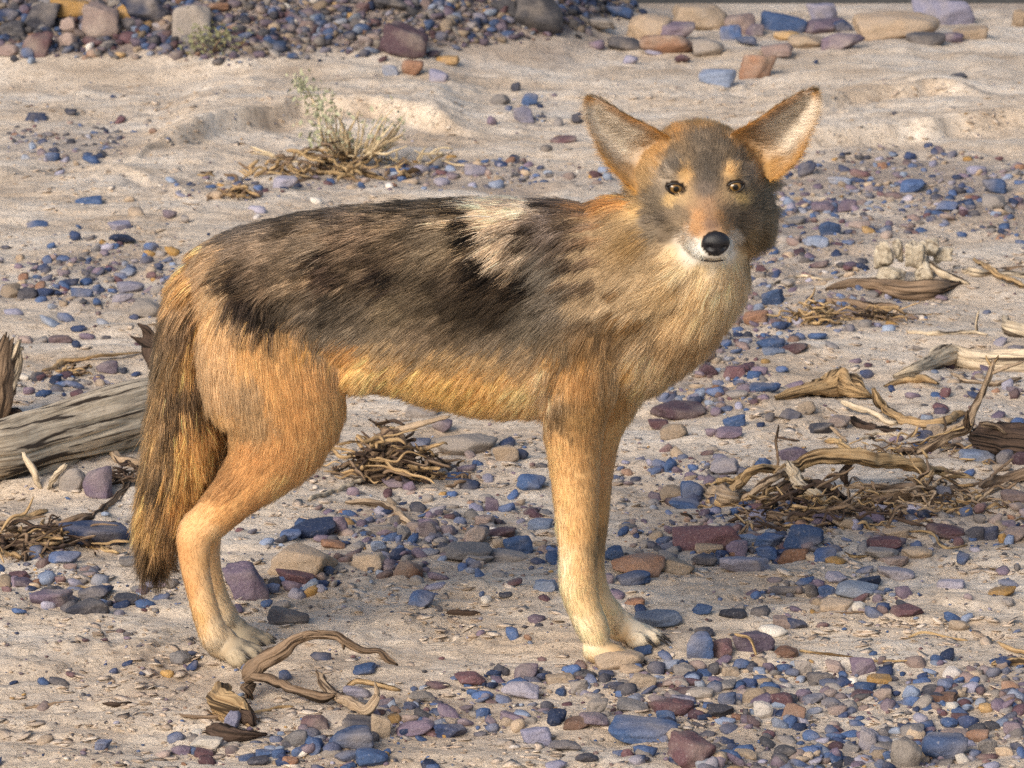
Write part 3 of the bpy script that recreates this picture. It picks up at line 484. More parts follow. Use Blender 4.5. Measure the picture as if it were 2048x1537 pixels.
# ------------------------------------------------------------------ driftwood, roots, twigs, dry plants
def wood_material(name, light, dark, crack):
    k = NT(name); a = k.attr('wc').outputs['Vector']
    g = k.noise(k.vmul(a, (14, 260, 260)), 1.0, 5, .65, .4); g2 = k.noise(k.vmul(a, (5, 90, 90)), 1.0, 4, .6, .6); g3 = k.noise(k.n('NewGeometry').outputs['Position'], 60, 4, .6)
    c = k.ramp(g, [(.34, lin(dark)), (.52, lin(light)), (.7, lin(light) * 1.3)])
    c = k.mix(k.ramp(g3, [(.4, 0), (.7, .45)]), c, k.mix(1.0, c, (.72, .66, .6), 'MULTIPLY'))
    c = k.mix(k.ramp(g2, [(.42, .95), (.47, 0)]), c, lin(crack))
    k.l(c, k.b.inputs['Base Color']); k.b.inputs['Roughness'].default_value = .85; k.b.inputs['Specular IOR Level'].default_value = .2
    n = k.bump(g2, .9, .006); n = k.bump(g, .6, .0020, n); k.l(n, k.b.inputs['Normal']); return k.m
WM = {'grey': wood_material('weathered_wood', 'c6b59c', '93836f', '352a22'), 'brown': wood_material('brown_wood', '85705c', '574637', '261d17'), 'gold': wood_material('golden_wood', 'b0946e', '7c6245', '34281c'),
      'dark': wood_material('dark_wood', '54443a', '2f2621', '14100e'), 'pale': wood_material('pale_wood', 'ab967e', '806b56', '40332a'), 'drystraw': wood_material('dry_straw', 'd0bd9c', 'b09a78', '8a7252'), 'straw': wood_material('straw', 'b59a72', '8c7250', '56432c')}
def resample(A, step):
    A = catmull(A, 10); l = np.r_[0, np.cumsum(np.linalg.norm(np.diff(A[:, :3], axis=0), axis=1))]
    m = max(4, int(l[-1] / step) + 1); t = np.linspace(0, l[-1], m); return np.stack([np.interp(t, l, A[:, q]) for q in range(A.shape[1])], 1), t
def catmull(A, m):
    A = np.asarray(A, float); n = len(A)
    if n == 2: return np.stack([A[0] + (A[1] - A[0]) * t for t in np.linspace(0, 1, m + 1)])
    E = np.vstack([2 * A[0] - A[1], A, 2 * A[-1] - A[-2]]); out = []
    for i in range(n - 1):
        p0, p1, p2, p3 = E[i:i + 4]
        for t in np.linspace(0, 1, m, endpoint=False):
            out.append(.5 * (2 * p1 + (p2 - p0) * t + (2 * p0 - 5 * p1 + 4 * p2 - p3) * t ** 2 + (3 * p1 - p0 - 3 * p2 + p3) * t ** 3))
    out.append(A[-1]); return np.array(out)
def wood_geo(P, rad, seed, n=18, ridge=.4, wob=.26, flat=1.0, twist=2.0, splinter=.6):
    """swept, ridged, tapering piece of wood; returns verts, faces, wood coordinates"""
    A, t = resample(np.column_stack([P, rad]), max(.0035, min(.02, float(np.max(rad)) * .5))); C, r = A[:, :3], A[:, 3]; m = len(C)
    rg = np.random.default_rng(seed)
    C = C + np.stack([vn(t / max(np.max(rad) * 1.6, .008), t * 0 + 5.3 * k, s=seed + 40 + k) for k in range(3)], 1) * (r * wob * .7)[:, None]
    C = C + np.stack([vn(t / max(np.max(rad) * 5, .02), t * 0 + 3.1 * k, s=seed + k) for k in range(3)], 1) * (r * wob * 2)[:, None]
    tan = np.gradient(C, axis=0); tan /= np.linalg.norm(tan, axis=1)[:, None] + 1e-12
    ref = np.array([.11, .23, 1.0]) if abs(tan[:, 2]).mean() < .8 else np.array([.1, 1.0, .2])
    a = np.cross(tan, ref); a /= np.linalg.norm(a, axis=1)[:, None] + 1e-9; b = np.cross(a, tan)
    th = np.linspace(0, 2 * math.pi, n, endpoint=False)
    TH = th[None] + 0 * t[:, None]; U = t[:, None] + 0 * TH; L = max(t[-1], 1e-3); sc = np.max(rad)
    tw = TH + twist * U / max(L, .05)
    rr = 1 + ridge * fbm(np.cos(tw) * 2.6, np.sin(tw) * 2.6, U / (sc * 9), s=seed, o=3) - ridge * 1.1 * np.clip(np.abs(fbm(np.cos(tw) * 2.0 + 7, np.sin(tw) * 2.0, U / (sc * 14), s=seed + 5, o=2)) * -5 + .55, 0, 1) + wob * vn(U / (sc * 3.5), np.cos(TH), s=seed + 9)
    end = np.clip(np.minimum(U, L - U) / (sc * 1.2), 0, 1); rr = rr * (.55 + .45 * sm(end + .25 * (rg.uniform(size=TH.shape) - .5)))
    R_ = r[:, None] * np.maximum(rr, .25)
    V = C[:, None] + R_[..., None] * (np.cos(TH)[..., None] * a[:, None] + flat * np.sin(TH)[..., None] * b[:, None])
    V[0] -= tan[0] * (rg.uniform(0, splinter, n)[:, None] * r[0] * 1.6); V[-1] += tan[-1] * (rg.uniform(0, splinter, n)[:, None] * r[-1] * 1.6)
    F = [(i * n + j, i * n + (j + 1) % n, (i + 1) * n + (j + 1) % n, (i + 1) * n + j) for i in range(m - 1) for j in range(n)]
    W = np.stack([U, np.cos(TH) * sc + seed * .37, np.sin(TH) * sc], -1).reshape(-1, 3)
    V = V.reshape(-1, 3); V = np.vstack([V, C[0], C[-1]]); W = np.vstack([W, W[0], W[-1]]); q = len(V)
    F += [(q - 2, (j + 1) % n, j) for j in range(n)] + [(q - 1, (m - 1) * n + j, (m - 1) * n + (j + 1) % n) for j in range(n)]
    return V, F, W
def join_geo(L):
    V, F, W, o = [], [], [], 0
    for v, f, w in L: V.append(v); W.append(w); F += [tuple(i + o for i in q) for q in f]; o += len(v)
    return np.vstack(V), F, np.vstack(W)
def wood_obj(name, geo, mat, parent=None):
    V, F, W = geo; o = mesh_obj(name, V, F, WM[mat], parent); vattr(o, 'wc', W, 'FLOAT_VECTOR'); return o
def pts_ground(rows):
    """px, py, half-thickness px, lift in m above lying on the ground -> 3-D points resting on the ground"""
    P, Rr = [], []
    for q in rows:
        g = ground_px(q[0], q[1]); sc = FPX / float((g - CAM) @ FWD); r = q[2] / sc
        r *= (.85 if q[2] < 16 else 1.0); P.append(ground_px(q[0], q[1], r * .75 + (q[3] if len(q) > 3 else 0))); Rr.append(r)
    return np.array(P), np.array(Rr)
def pts_plane(base, rows):
    """pieces standing up: all at the depth where base meets the ground (4th value: depth offset)"""
    g = ground_px(*base); sc = FPX / float((g - CAM) @ FWD); P = []
    for q in rows: P.append(at_y(q[0], q[1], g[1] + (q[3] if len(q) > 3 else 0)))
    return np.array(P), np.array([q[2] / sc for q in rows])
SEED = [100]
def stick(name, label, rows, mat, base=None, cat='stick', group=None, extra=(), **kw):
    SEED[0] += 1
    P, rr = pts_plane(base, rows) if base else pts_ground(rows)
    o = wood_obj(name, wood_geo(P, rr, SEED[0], **kw), mat); tag(o, label, cat, group)
    for en, er, eb, em in extra:
        SEED[0] += 1
        P, rr = pts_plane(eb, er) if eb else pts_ground(er)
        wood_obj(en, wood_geo(P, rr, SEED[0], **kw), em or mat, o)
    return o
# --- the weathered log and what lies round it
log = stick('driftwood_log', 'thick weathered grey log with long cracks lying behind the coyote\'s tail', [(-230, 962, 74), (-60, 922, 70), (60, 890, 68), (160, 862, 70), (250, 836, 70), (330, 815, 66), (380, 803, 50)], 'grey', cat='log', n=150, ridge=.20, wob=.05, twist=.5)
for i, (x, y, rp) in enumerate(()):     # knots standing proud of the log
    P, rr = pts_ground([(x, y, rp)]); c = ground_px(x, y, .075); d = (CAM - c) / np.linalg.norm(CAM - c)
    v = ICO2[0] * (rp / 1290.0) * np.array([1.2, .7, .8]); v = v * (1 + .25 * fbm(ICO2[0][:, 0] * 3 + i, ICO2[0][:, 1] * 3, ICO2[0][:, 2] * 3, s=i, o=3))[:, None]
    g = ground_px(x, 915 if x > 180 else 950); yc = g[1] - .028
    wood_obj('knot', (v + at_y(x, y, yc), [tuple(f) for f in ICO2[1]], v * 3), 'grey', log)
stick('broken_stub', 'charred splintered stub standing up behind the weathered log', [(322, 765, 26), (312, 715, 26), (308, 690, 20), (300, 668, 12)], 'dark', base=(310, 752), cat='stump', ridge=.45, n=18,
      extra=[('splinter', [(305, 700, 14), (285, 688, 10), (262, 674, 4)], (310, 752), None), ('splinter', [(305, 690, 14), (292, 665, 9), (277, 650, 4)], (310, 752), None), ('splinter', [(315, 690, 14), (322, 668, 10), (330, 655, 5)], (310, 752), None)])
stick('gnarled_root', 'gnarled grey root stump rising at the end of the weathered log', [(-10, 850, 50), (2, 790, 42), (12, 730, 34), (20, 690, 22)], 'brown', base=(0, 838), cat='stump', ridge=.5, n=26,
      extra=[('root', [(10, 740, 16), (30, 705, 12), (42, 680, 6)], (0, 838), 'grey'), ('root', [(0, 720, 16), (14, 698, 11), (46, 696, 5)], (0, 838), 'grey'), ('root', [(20, 830, 14), (46, 836, 9), (62, 842, 4)], (0, 838), 'dark'), ('root', [(8, 790, 14), (26, 740, 12), (36, 700, 6)], (0, 838), 'grey')])
stick('twig', 'long thin brown twig running from the debris up to the coyote\'s tail', [(20, 1095, 8), (110, 1066, 8), (170, 1040, 7), (215, 1010, 7), (262, 968, 6)], 'brown')
stick('twig', 'dark crooked twig lying on top of the debris under the log', [(0, 1050, 10), (60, 1062, 9), (120, 1048, 8), (180, 1028, 6)], 'brown')
stick('bark_strip', 'broad brown bark strip in the debris beside the blue boulder', [(-40, 1090, 22), (20, 1086, 20), (70, 1072, 14), (100, 1050, 8)], 'dark', cat='bark', flat=.5, ridge=.4)
stick('twig', 'short orange twig on the debris below the log', [(25, 1048, 9), (60, 1034, 9), (94, 1022, 6)], 'gold')
stick('twig', 'flat straw-coloured twig bent along the blue boulder', [(110, 1095, 5), (160, 1085, 6), (205, 1098, 6), (236, 1108, 3)], 'straw')
stick('twig', 'thin curled twig in front of the blue boulder', [(155, 1062, 4), (190, 1090, 4), (238, 1106, 3)], 'straw')
stick('twig', 'small leaning splinter propped against the weathered log', [(50, 905, 5), (64, 940, 7), (84, 975, 6)], 'grey', base=(84, 978))
stick('twig', 'leaning grey splinter under the weathered log', [(130, 930, 6), (112, 955, 6), (96, 978, 5)], 'grey', base=(96, 980))
stick('bark_strip', 'pale brown root strip lying behind the weathered log', [(90, 742, 6), (130, 725, 10), (190, 716, 8), (280, 706, 5)], 'gold', cat='bark', flat=.5)
stick('twig', 'broken pale stick between log and tail', [(225, 912, 10), (260, 925, 10), (300, 930, 8)], 'pale')
# --- forked branch in front of the hind paw
stick('forked_branch', 'twisted forked grey branch arching over the mud before the hind paw', [(494, 1392, 15), (497, 1362, 15), (520, 1338, 14), (548, 1312, 13), (572, 1284, 12), (600, 1272, 11), (650, 1276, 10), (690, 1283, 9), (720, 1297, 8), (752, 1303, 7), (770, 1318, 6), (792, 1330, 3)], 'brown', base=(495, 1398), cat='branch', n=28, ridge=.6, wob=.38,
      extra=[('side_limb', [(500, 1360, 12, 0), (530, 1366, 11, -.01), (560, 1376, 10, -.02), (600, 1384, 10, -.04), (640, 1394, 9, -.05), (670, 1390, 6, -.05)], (495, 1398), None), ('spur', [(610, 1272, 6), (622, 1266, 5), (655, 1268, 3)], (495, 1398), None), ('spur', [(684, 1284, 5), (686, 1295, 3), (687, 1300, 2)], (495, 1398), None)])
stick('antler_stick', 'pale stick with an upturned horn-like end beside the forked branch', [(632, 1345, 7, .02), (645, 1362, 10, .015), (668, 1386, 13, .008), (705, 1410, 14, .004), (735, 1420, 13, .006), (750, 1405, 10, .02), (752, 1385, 6, .035), (748, 1366, 3, .05)], 'pale', cat='stick', n=18, ridge=.25)
stick('bark_strip', 'curved dark bark strip behind the horn-ended stick', [(686, 1380, 9, .004), (705, 1366, 10, .008), (745, 1368, 10, .004), (800, 1378, 8)], 'gold', cat='bark', ridge=.4, flat=.6)
stick('wood_knot', 'crumbling brown knot of wood at the foot of the forked branch', [(436, 1392, 22, .0), (462, 1398, 30, .004), (488, 1412, 26, .002), (500, 1438, 16)], 'gold', cat='wood', ridge=.55, wob=.35, n=26, extra=[('flake', [(420, 1462, 14), (470, 1470, 16), (528, 1474, 9)], None, 'dark'), ('flake', [(478, 1420, 16, .01), (498, 1432, 18, .005), (506, 1450, 10)], None, 'dark')])
stick('bark_strip', 'thin brown bark strip pointing to the crumbling knot', [(362, 1428, 5), (385, 1436, 9), (430, 1436, 9), (466, 1430, 5)], 'brown', cat='bark', flat=.5)
stick('twig', 'straight thin straw under the horn-ended stick', [(508, 1425, 3), (560, 1416, 3), (586, 1413, 3)], 'straw')
# --- sticks between the legs
stick('twig', 'straight grey twig leaning behind the hind leg', [(618, 1000, 5), (660, 985, 6), (742, 954, 6)], 'grey')
stick('bent_stick', 'bent grey stick lying behind the hind leg', [(690, 1003, 6), (730, 1006, 8), (776, 1012, 9), (800, 1032, 9), (836, 1056, 6)], 'pale')
stick('twig', 'pale bent root standing out of the root clump under the belly', [(785, 864, 9), (812, 858, 8), (850, 846, 6), (900, 832, 4)], 'pale', base=(800, 905))
# --- mid right
stick('curved_bark', 'curved golden bark strip with one end curled up beside the brown root lump', [(1745, 778, 7, .045), (1752, 800, 9, .025), (1770, 822, 10, .006), (1800, 838, 11), (1845, 850, 11), (1885, 846, 11), (1910, 832, 10, .004), (1932, 828, 6, .004)], 'gold', cat='bark', ridge=.4, n=18)
stick('stick', 'straight grey stick running under the curved golden bark strip', [(1684, 806, 6, .012), (1730, 824, 7, .006), (1790, 846, 7)], 'grey')
stick('root_lump', 'humped fibrous brown root lump on the sand', [(1552, 797, 8), (1600, 786, 14), (1645, 775, 24), (1685, 772, 30), (1722, 784, 20), (1745, 795, 6)], 'gold', cat='root', ridge=.55, wob=.25, n=34, twist=5)
stick('bark_strip', 'short golden bark strip next to the small round navy stone', [(1772, 772, 6), (1808, 760, 11), (1850, 758, 14), (1874, 770, 10)], 'gold', cat='bark', ridge=.45, flat=.6)
stick('driftwood_log', 'low grey weathered log half sunk in sand with arched end', [(1790, 752, 8), (1830, 738, 14), (1870, 722, 20), (1905, 712, 22), (1960, 722, 22), (2040, 722, 24), (2150, 725, 24)], 'grey', cat='log', n=60, ridge=.3, wob=.12)
stick('bark_strip', 'pale curled bark piece below the low grey log', [(1905, 745, 6), (1935, 762, 10), (1980, 768, 9), (2040, 760, 8)], 'pale', cat='bark', ridge=.4, flat=.6)
stick('branched_twig', 'long pale branched twig rising to a frayed tip', [(1800, 932, 8), (1850, 898, 9), (1900, 870, 10), (1936, 856, 11), (1948, 830, 9), (1965, 790, 7), (1978, 750, 6), (1986, 720, 4)], 'pale', base=(1885, 905), cat='twig',
      extra=[('shoot', [(1984, 748, 4), (2010, 736, 4), (2048, 724, 3)], (1885, 905), None), ('shoot', [(1984, 735, 4), (1976, 722, 3), (1972, 712, 2)], (1885, 905), 'gold'), ('shoot', [(1986, 735, 4), (1990, 722, 3), (1996, 712, 2)], (1885, 905), 'gold'), ('shoot', [(1885, 880, 4), (1890, 850, 3), (1886, 835, 2)], (1885, 905), None)])
stick('splintered_wood', 'dark rotten splintered log piece behind the branched twig', [(1946, 870, 20, .01), (1970, 876, 34, .006), (2010, 884, 36), (2060, 886, 36), (2140, 890, 34)], 'dark', cat='wood', ridge=.5, wob=.2, n=44, extra=[('splinter', [(1935, 856, 8, .05), (1932, 836, 6, .07), (1936, 822, 3, .085)], None, 'brown'), ('splinter', [(1965, 850, 6, .06), (1990, 852, 5, .055), (2012, 868, 2, .04)], None, 'pale')])
# --- the fibrous pile on the right
stick('root_knot', 'pale bulbous root end with hollow at the start of the driftwood pile', [(1412, 975, 9), (1420, 990, 15), (1440, 1000, 17), (1468, 1000, 12), (1490, 988, 7)], 'pale', cat='root', ridge=.7, wob=.4, n=40, twist=6, extra=[('strand', [(1410, 968, 6, .01), (1432, 970, 8, .015), (1458, 962, 7, .02), (1486, 946, 5, .03)], None, 'straw'), ('strand', [(1415, 1000, 6), (1445, 1010, 7), (1480, 1006, 6), (1510, 990, 4, .01)], None, 'gold')])
PILE = [('arched golden root looping over the pale bulbous root end', [(1462, 990, 9, 0), (1478, 960, 9, .02), (1505, 942, 9, .035), (1540, 938, 8, .03), (1575, 952, 8, .015)], 'gold'),
        ('long golden split branch crowning the driftwood pile', [(1550, 945, 10, .03), (1590, 932, 12, .04), (1650, 920, 13, .045), (1720, 922, 14, .04), (1780, 932, 14, .03), (1840, 940, 13, .018), (1896, 942, 6, .01)], 'gold'),
        ('second fibrous root curving down from the crowning branch', [(1480, 1000, 8), (1510, 978, 9, .015), (1548, 952, 9, .03), (1600, 940, 9, .03)], 'pale'),
        ('inner golden root hooked down to the blue pebbles', [(1524, 1012, 7), (1534, 985, 8, .01), (1565, 968, 8, .02), (1605, 955, 7, .02)], 'gold'),
        ('grey stick crossing the driftwood pile downwards', [(1582, 932, 10, .045), (1600, 958, 12, .03), (1618, 985, 13, .018), (1655, 1016, 11, .004)], 'grey'),
        ('dark hollow bark piece inside the driftwood pile', [(1548, 998, 16), (1590, 985, 20, .004), (1640, 990, 18), (1690, 1000, 12)], 'dark'),
        ('flat brown bark slab at the foot of the driftwood pile', [(1530, 1035, 12), (1580, 1032, 14), (1640, 1024, 12), (1700, 1010, 8)], 'brown'),
        ('straight pale rod in the middle of the driftwood pile', [(1690, 972, 5, .01), (1760, 978, 7, .008), (1830, 984, 7), (1870, 990, 5)], 'pale'),
        ('broad brown plank-like root at the right of the driftwood pile', [(1740, 1000, 12), (1800, 996, 16), (1860, 992, 15), (1920, 975, 12), (2000, 958, 12), (2080, 945, 12)], 'brown'),
        ('dark forked splinter standing in the driftwood pile', [(1690, 968, 10, 0), (1684, 950, 10, .015), (1694, 930, 7, .03), (1700, 915, 3, .045)], 'dark'),
        ('pale stick lying along the rubble right of the driftwood pile', [(1895, 1022, 5), (1930, 1004, 6), (1975, 985, 7), (2030, 962, 7), (2080, 945, 6)], 'pale'),
        ('thin stick slanting over the right end of the pile', [(1960, 972, 4, .01), (1990, 948, 4, .02), (2026, 918, 3, .035)], 'brown'),
        ('thin hooked white root in front of the pile', [(1695, 978, 4, .015), (1698, 995, 4, .006), (1712, 1018, 3)], 'pale'),
        ('short golden stick on the sand above the pile', [(1650, 880, 7), (1672, 884, 8), (1700, 898, 6), (1735, 908, 4)], 'straw'),
        ('thin white twig leaning over the short golden stick', [(1662, 855, 3, .02), (1680, 870, 4, .01), (1692, 884, 3)], 'pale'),
        ('dark leaf-like bark scrap behind the short golden stick', [(1706, 842, 8), (1735, 852, 10), (1770, 860, 8), (1800, 858, 5)], 'dark'),
        ('thin grey root crossing behind the pale cobble', [(1720, 880, 3), (1756, 866, 3), (1800, 874, 3)], 'grey'),
        ('brown root strip between pile and branched twig', [(1790, 905, 8), (1830, 898, 9), (1880, 890, 7), (1930, 896, 5)], 'brown'),
        ('golden flake at the right tip of the crowning branch', [(1850, 945, 8, .012), (1900, 946, 7, .01), (1948, 956, 5)], 'straw')]
for lab, rows, mt in PILE: stick('root_stick', lab, rows, mt, cat='stick', ridge=.6, wob=.34, n=26)
# --- upper right
stick('driftwood_root', 'long dark driftwood root below the white bone fragments', [(1655, 578, 6), (1700, 568, 10), (1750, 572, 14), (1800, 586, 18), (1850, 586, 17), (1895, 574, 12), (1920, 566, 6)], 'brown', cat='root', n=26, ridge=.4)
stick('stick', 'grey stick slanting down from the white bone fragments', [(1838, 500, 7, .03), (1870, 535, 9, .015), (1905, 555, 8, .006), (1938, 568, 4)], 'grey')
stick('stick', 'grey driftwood stick bundle along the sand at the bone fragments', [(1905, 536, 6), (1950, 548, 9), (2000, 548, 8), (2060, 552, 8)], 'grey', ridge=.5)
stick('stick', 'orange brown stick pointing down towards the mud slab', [(1950, 520, 5, .01), (1990, 545, 7, .004), (2048, 575, 6)], 'gold')
stick('stick', 'thin brown stick lying above the orange brown stick', [(1970, 545, 4), (2010, 538, 5), (2060, 536, 5)], 'brown')
stick('stick', 'long brown fibrous stick under the dark driftwood root', [(1640, 598, 6), (1700, 606, 9), (1760, 614, 9), (1800, 618, 5)], 'brown', ridge=.5)
stick('mud_slab_twig', 'thin grey twig with a side shoot on the pale mud slab', [(1815, 664, 4), (1870, 668, 5), (1930, 664, 5), (1975, 670, 3)], 'grey', cat='twig', extra=[('shoot', [(1955, 664, 3), (1952, 645, 3), (1958, 622, 2)], (1955, 666), None)])
stick('wood_chunk', 'curved grey wood chunk beside the pale mud slab', [(2005, 634, 8, .02), (2016, 652, 14, .006), (2040, 662, 16), (2090, 668, 14)], 'grey', cat='wood', ridge=.4, n=20)
for lab, rows, mt, base in (('thin upright twig rising from the pale root end', [(1548, 952, 3), (1556, 920, 3), (1552, 890, 3), (1556, 852, 2)], 'brown', (1548, 955)), ('thin bare twig leaning above the rock by the coyote\'s chin', [(1540, 570, 3), (1600, 552, 3), (1650, 560, 3), (1690, 548, 2)], 'grey', None)):
    stick('twig', lab, rows, mt, base=base)
# --- small straws and bark flakes on the mud
for lab, rows, mt in (('thin straw lying across the mud near the reddish cobble', [(1598, 1302, 3), (1660, 1310, 3), (1750, 1322, 3), (1845, 1322, 2)], 'straw'), ('curled straw on the pale mud flat', [(1810, 1278, 2), (1850, 1266, 3, .006), (1900, 1276, 3), (1935, 1282, 3)], 'straw'),
        ('golden straw at the edge of the mud flat', [(1984, 1284, 5), (2015, 1296, 5), (2060, 1312, 5)], 'gold'), ('frayed brown bark shred at the edge of the cobbles', [(1988, 1330, 7), (2030, 1324, 10), (2080, 1328, 8)], 'gold'),
        ('curved straw leaning against the big purple cobble', [(1472, 1268, 3, .03), (1500, 1280, 3, .025), (1512, 1312, 3)], 'straw'), ('dark bark scrap on the mud behind the scattered pebbles', [(895, 1228, 5), (925, 1225, 8), (958, 1228, 4)], 'dark'),
        ('thin straw by the ochre cobble heap', [(1668, 1092, 3), (1700, 1112, 4), (1735, 1112, 2)], 'straw'), ('thin curled straw over the rubble heap', [(1800, 1064, 2), (1860, 1066, 3, .01), (1890, 1096, 3), (1935, 1090, 2)], 'straw'),
        ('dark flat bark flake on the open mud', [(50, 1416, 3), (100, 1410, 4), (142, 1402, 2)], 'brown'), ('small brown bark flake in the mud', [(206, 1408, 4), (235, 1409, 6), (262, 1406, 3)], 'dark'),
        ('short dark twig below the upright twig', [(1552, 876, 3), (1580, 880, 3), (1598, 882, 2)], 'dark'), ('thin straw before the long pale flat stone', [(1630, 1226, 2), (1690, 1226, 3), (1735, 1224, 2)], 'brown'), ('small golden flake beside the pale cobble', [(1304, 1326, 3), (1340, 1332, 4), (1345, 1334, 2)], 'straw'),
        ('small bark flake by the wedge-shaped purple stone', [(132, 1190, 3), (155, 1178, 5), (184, 1178, 3)], 'gold')):
    stick('straw', lab, rows, mt, cat='straw')
# --- tangles of root fibre: each tangle one thing, its uncountable fibres one mesh
def tangle(name, label, cat, center, wpx, hpx, n, rpx, mats, seed, up=.6, core=True, lenk=.55):
    r = np.random.default_rng(seed); g = ground_px(center[0], center[1] + hpx * .5); sc = FPX / float((g - CAM) @ FWD); o = empty(name, g.tolist()); tag(o, label, cat)
    for mi, mt in enumerate(mats):
        geo = []
        for i in range(n // len(mats)):
            x, h = r.normal() * .30, abs(r.normal()) * .38
            c = g + np.array([x * wpx / sc, r.normal() * .22 * wpx / sc, h * hpx / sc * (1 - min(1, abs(x) * 1.1))])
            a = r.uniform(0, 6.28); L = wpx / sc * lenk * r.uniform(.35, 1); d = np.array([math.cos(a), math.sin(a) * .6, r.normal() * up * .5]); d2 = r.normal(size=3) * .5
            P = np.array([c - d * L * .5, c - d * L * .17 + d2 * L * .14, c + d * L * .17 - d2 * L * .10, c + d * L * .5 + d2 * L * .1])
            P[:, 2] = np.maximum(P[:, 2], H(P[:, 0], P[:, 1]) + .001)
            geo.append(wood_geo(P, np.array([.8, 1, .9, .4]) * rpx / sc * r.uniform(.5, 1.3), seed * 50 + i + mi * 999, n=6, ridge=.15, wob=.25))
        V, F, W = join_geo(geo); q = wood_obj('fibres', (V - g, F, W), mt, o); q['kind'] = 'stuff'
    if core:
        v = ICO4[0] * (1 + .45 * fbm(ICO4[0][:, 0] * 2 + seed, ICO4[0][:, 1] * 2, ICO4[0][:, 2] * 2, s=seed, o=4))[:, None] * np.array([.26 * wpx / sc, .18 * wpx / sc, .40 * hpx / sc]) + np.array([0, 0, .22 * hpx / sc])
        wood_obj('core', (v, [tuple(f) for f in ICO4[1]], ICO4[0] * .05), mats[0], o)
    return o
tangle('root_clump', 'brown tangled root clump on the sand under the belly', 'root clump', (775, 880), 180, 150, 190, 3.4, ['brown', 'gold', 'dark'], 3)
tangle('root_clump', 'low brown shreds of roots spilling from the clump under the belly', 'root clump', (845, 940), 90, 36, 40, 3, ['brown', 'gold'], 4, core=False)
tangle('root_tangle', 'fuzzy golden root tangle left of the pinkish boulder', 'root tangle', (1625, 615), 110, 62, 70, 2.6, ['gold', 'straw'], 5, core=False)
tangle('root_tangle', 'brown fibre tangle under the dark driftwood root', 'root tangle', (1750, 620), 150, 40, 60, 2.6, ['brown', 'gold'], 6, core=False)
tangle('debris_mat', 'mat of brown twigs and bark crumbs under the weathered log', 'debris', (60, 1065), 240, 70, 90, 4, ['brown', 'dark', 'gold'], 7, core=False)
tangle('debris_mat', 'shreds of root fibre lying inside the driftwood pile', 'debris', (1640, 992), 310, 100, 230, 3.5, ['gold', 'brown', 'dark'], 8, core=False, lenk=.3)
tangle('debris_mat', 'scattered root shreds right of the driftwood pile', 'debris', (1850, 980), 320, 70, 150, 3, ['brown', 'pale', 'gold'], 9, core=False, lenk=.25)
tangle('debris_mat', 'thin shreds of straw around the curved golden bark', 'debris', (1840, 880), 260, 60, 60, 2.4, ['brown', 'straw'], 10, core=False, lenk=.25)
tangle('dry_tuft', 'small crumpled dry tuft on the sand behind the rump', 'dry tuft', (475, 378), 70, 34, 50, 3, ['gold', 'brown'], 11, core=False)
tangle('dry_tuft', 'low crumpled brown tuft at the foot of the weathered log', 'dry tuft', (250, 940), 110, 50, 50, 3, ['brown', 'dark'], 12, core=False)
tangle('dry_tuft', 'pinch of brown fibres behind the weathered log', 'dry tuft', (140, 735), 70, 30, 36, 2.6, ['gold', 'brown'], 13, core=False)
# --- white bone fragments
def lump(name, rows, base, hexc, label, cat, n_seed):
    g = ground_px(*base); sc = FPX / float((g - CAM) @ FWD); o = empty(name, g.tolist()); tag(o, label, cat)
    k = NT('bone'); tc = k.n('NewGeometry').outputs['Position']; nz = k.noise(tc, 90, 5, .65, .4)
    k.l(k.ramp(nz, [(.32, lin('5f5040')), (.48, lin(hexc)), (.7, lin('c4b8a4'))]), k.b.inputs['Base Color']); k.b.inputs['Roughness'].default_value = .85; k.l(k.bump(nz, .8, .006), k.b.inputs['Normal'])
    for i, (x, y, w, h, dy) in enumerate(rows):
        c = at_y(x, y, g[1] + dy) - g; v = ICO4[0] * np.array([w / 2, w * .42, h / 2]) / sc
        v = rock_shape(ICO4[0], 300 + i, 'a') * np.array([w / 2, w * .42, h / 2]) / sc
        v = v * (1 + .45 * fbm(ICO4[0][:, 0] * 1.5 + i * 3, ICO4[0][:, 1] * 1.5, ICO4[0][:, 2] * 1.1, s=n_seed + i, o=4))[:, None]
        mesh_obj('fragment', v + c, [tuple(f) for f in ICO4[1]], k.m, o)
    return o
lump('bone', [(1768, 512, 36, 56, 0), (1797, 504, 24, 44, .02), (1830, 512, 40, 62, .01), (1858, 496, 44, 40, .06), (1785, 552, 60, 40, -.02), (1850, 545, 40, 40, .0), (1885, 510, 40, 30, .08)], (1800, 568), 'a99c88', 'cluster of knobbly white bone fragments among driftwood', 'bone', 40)
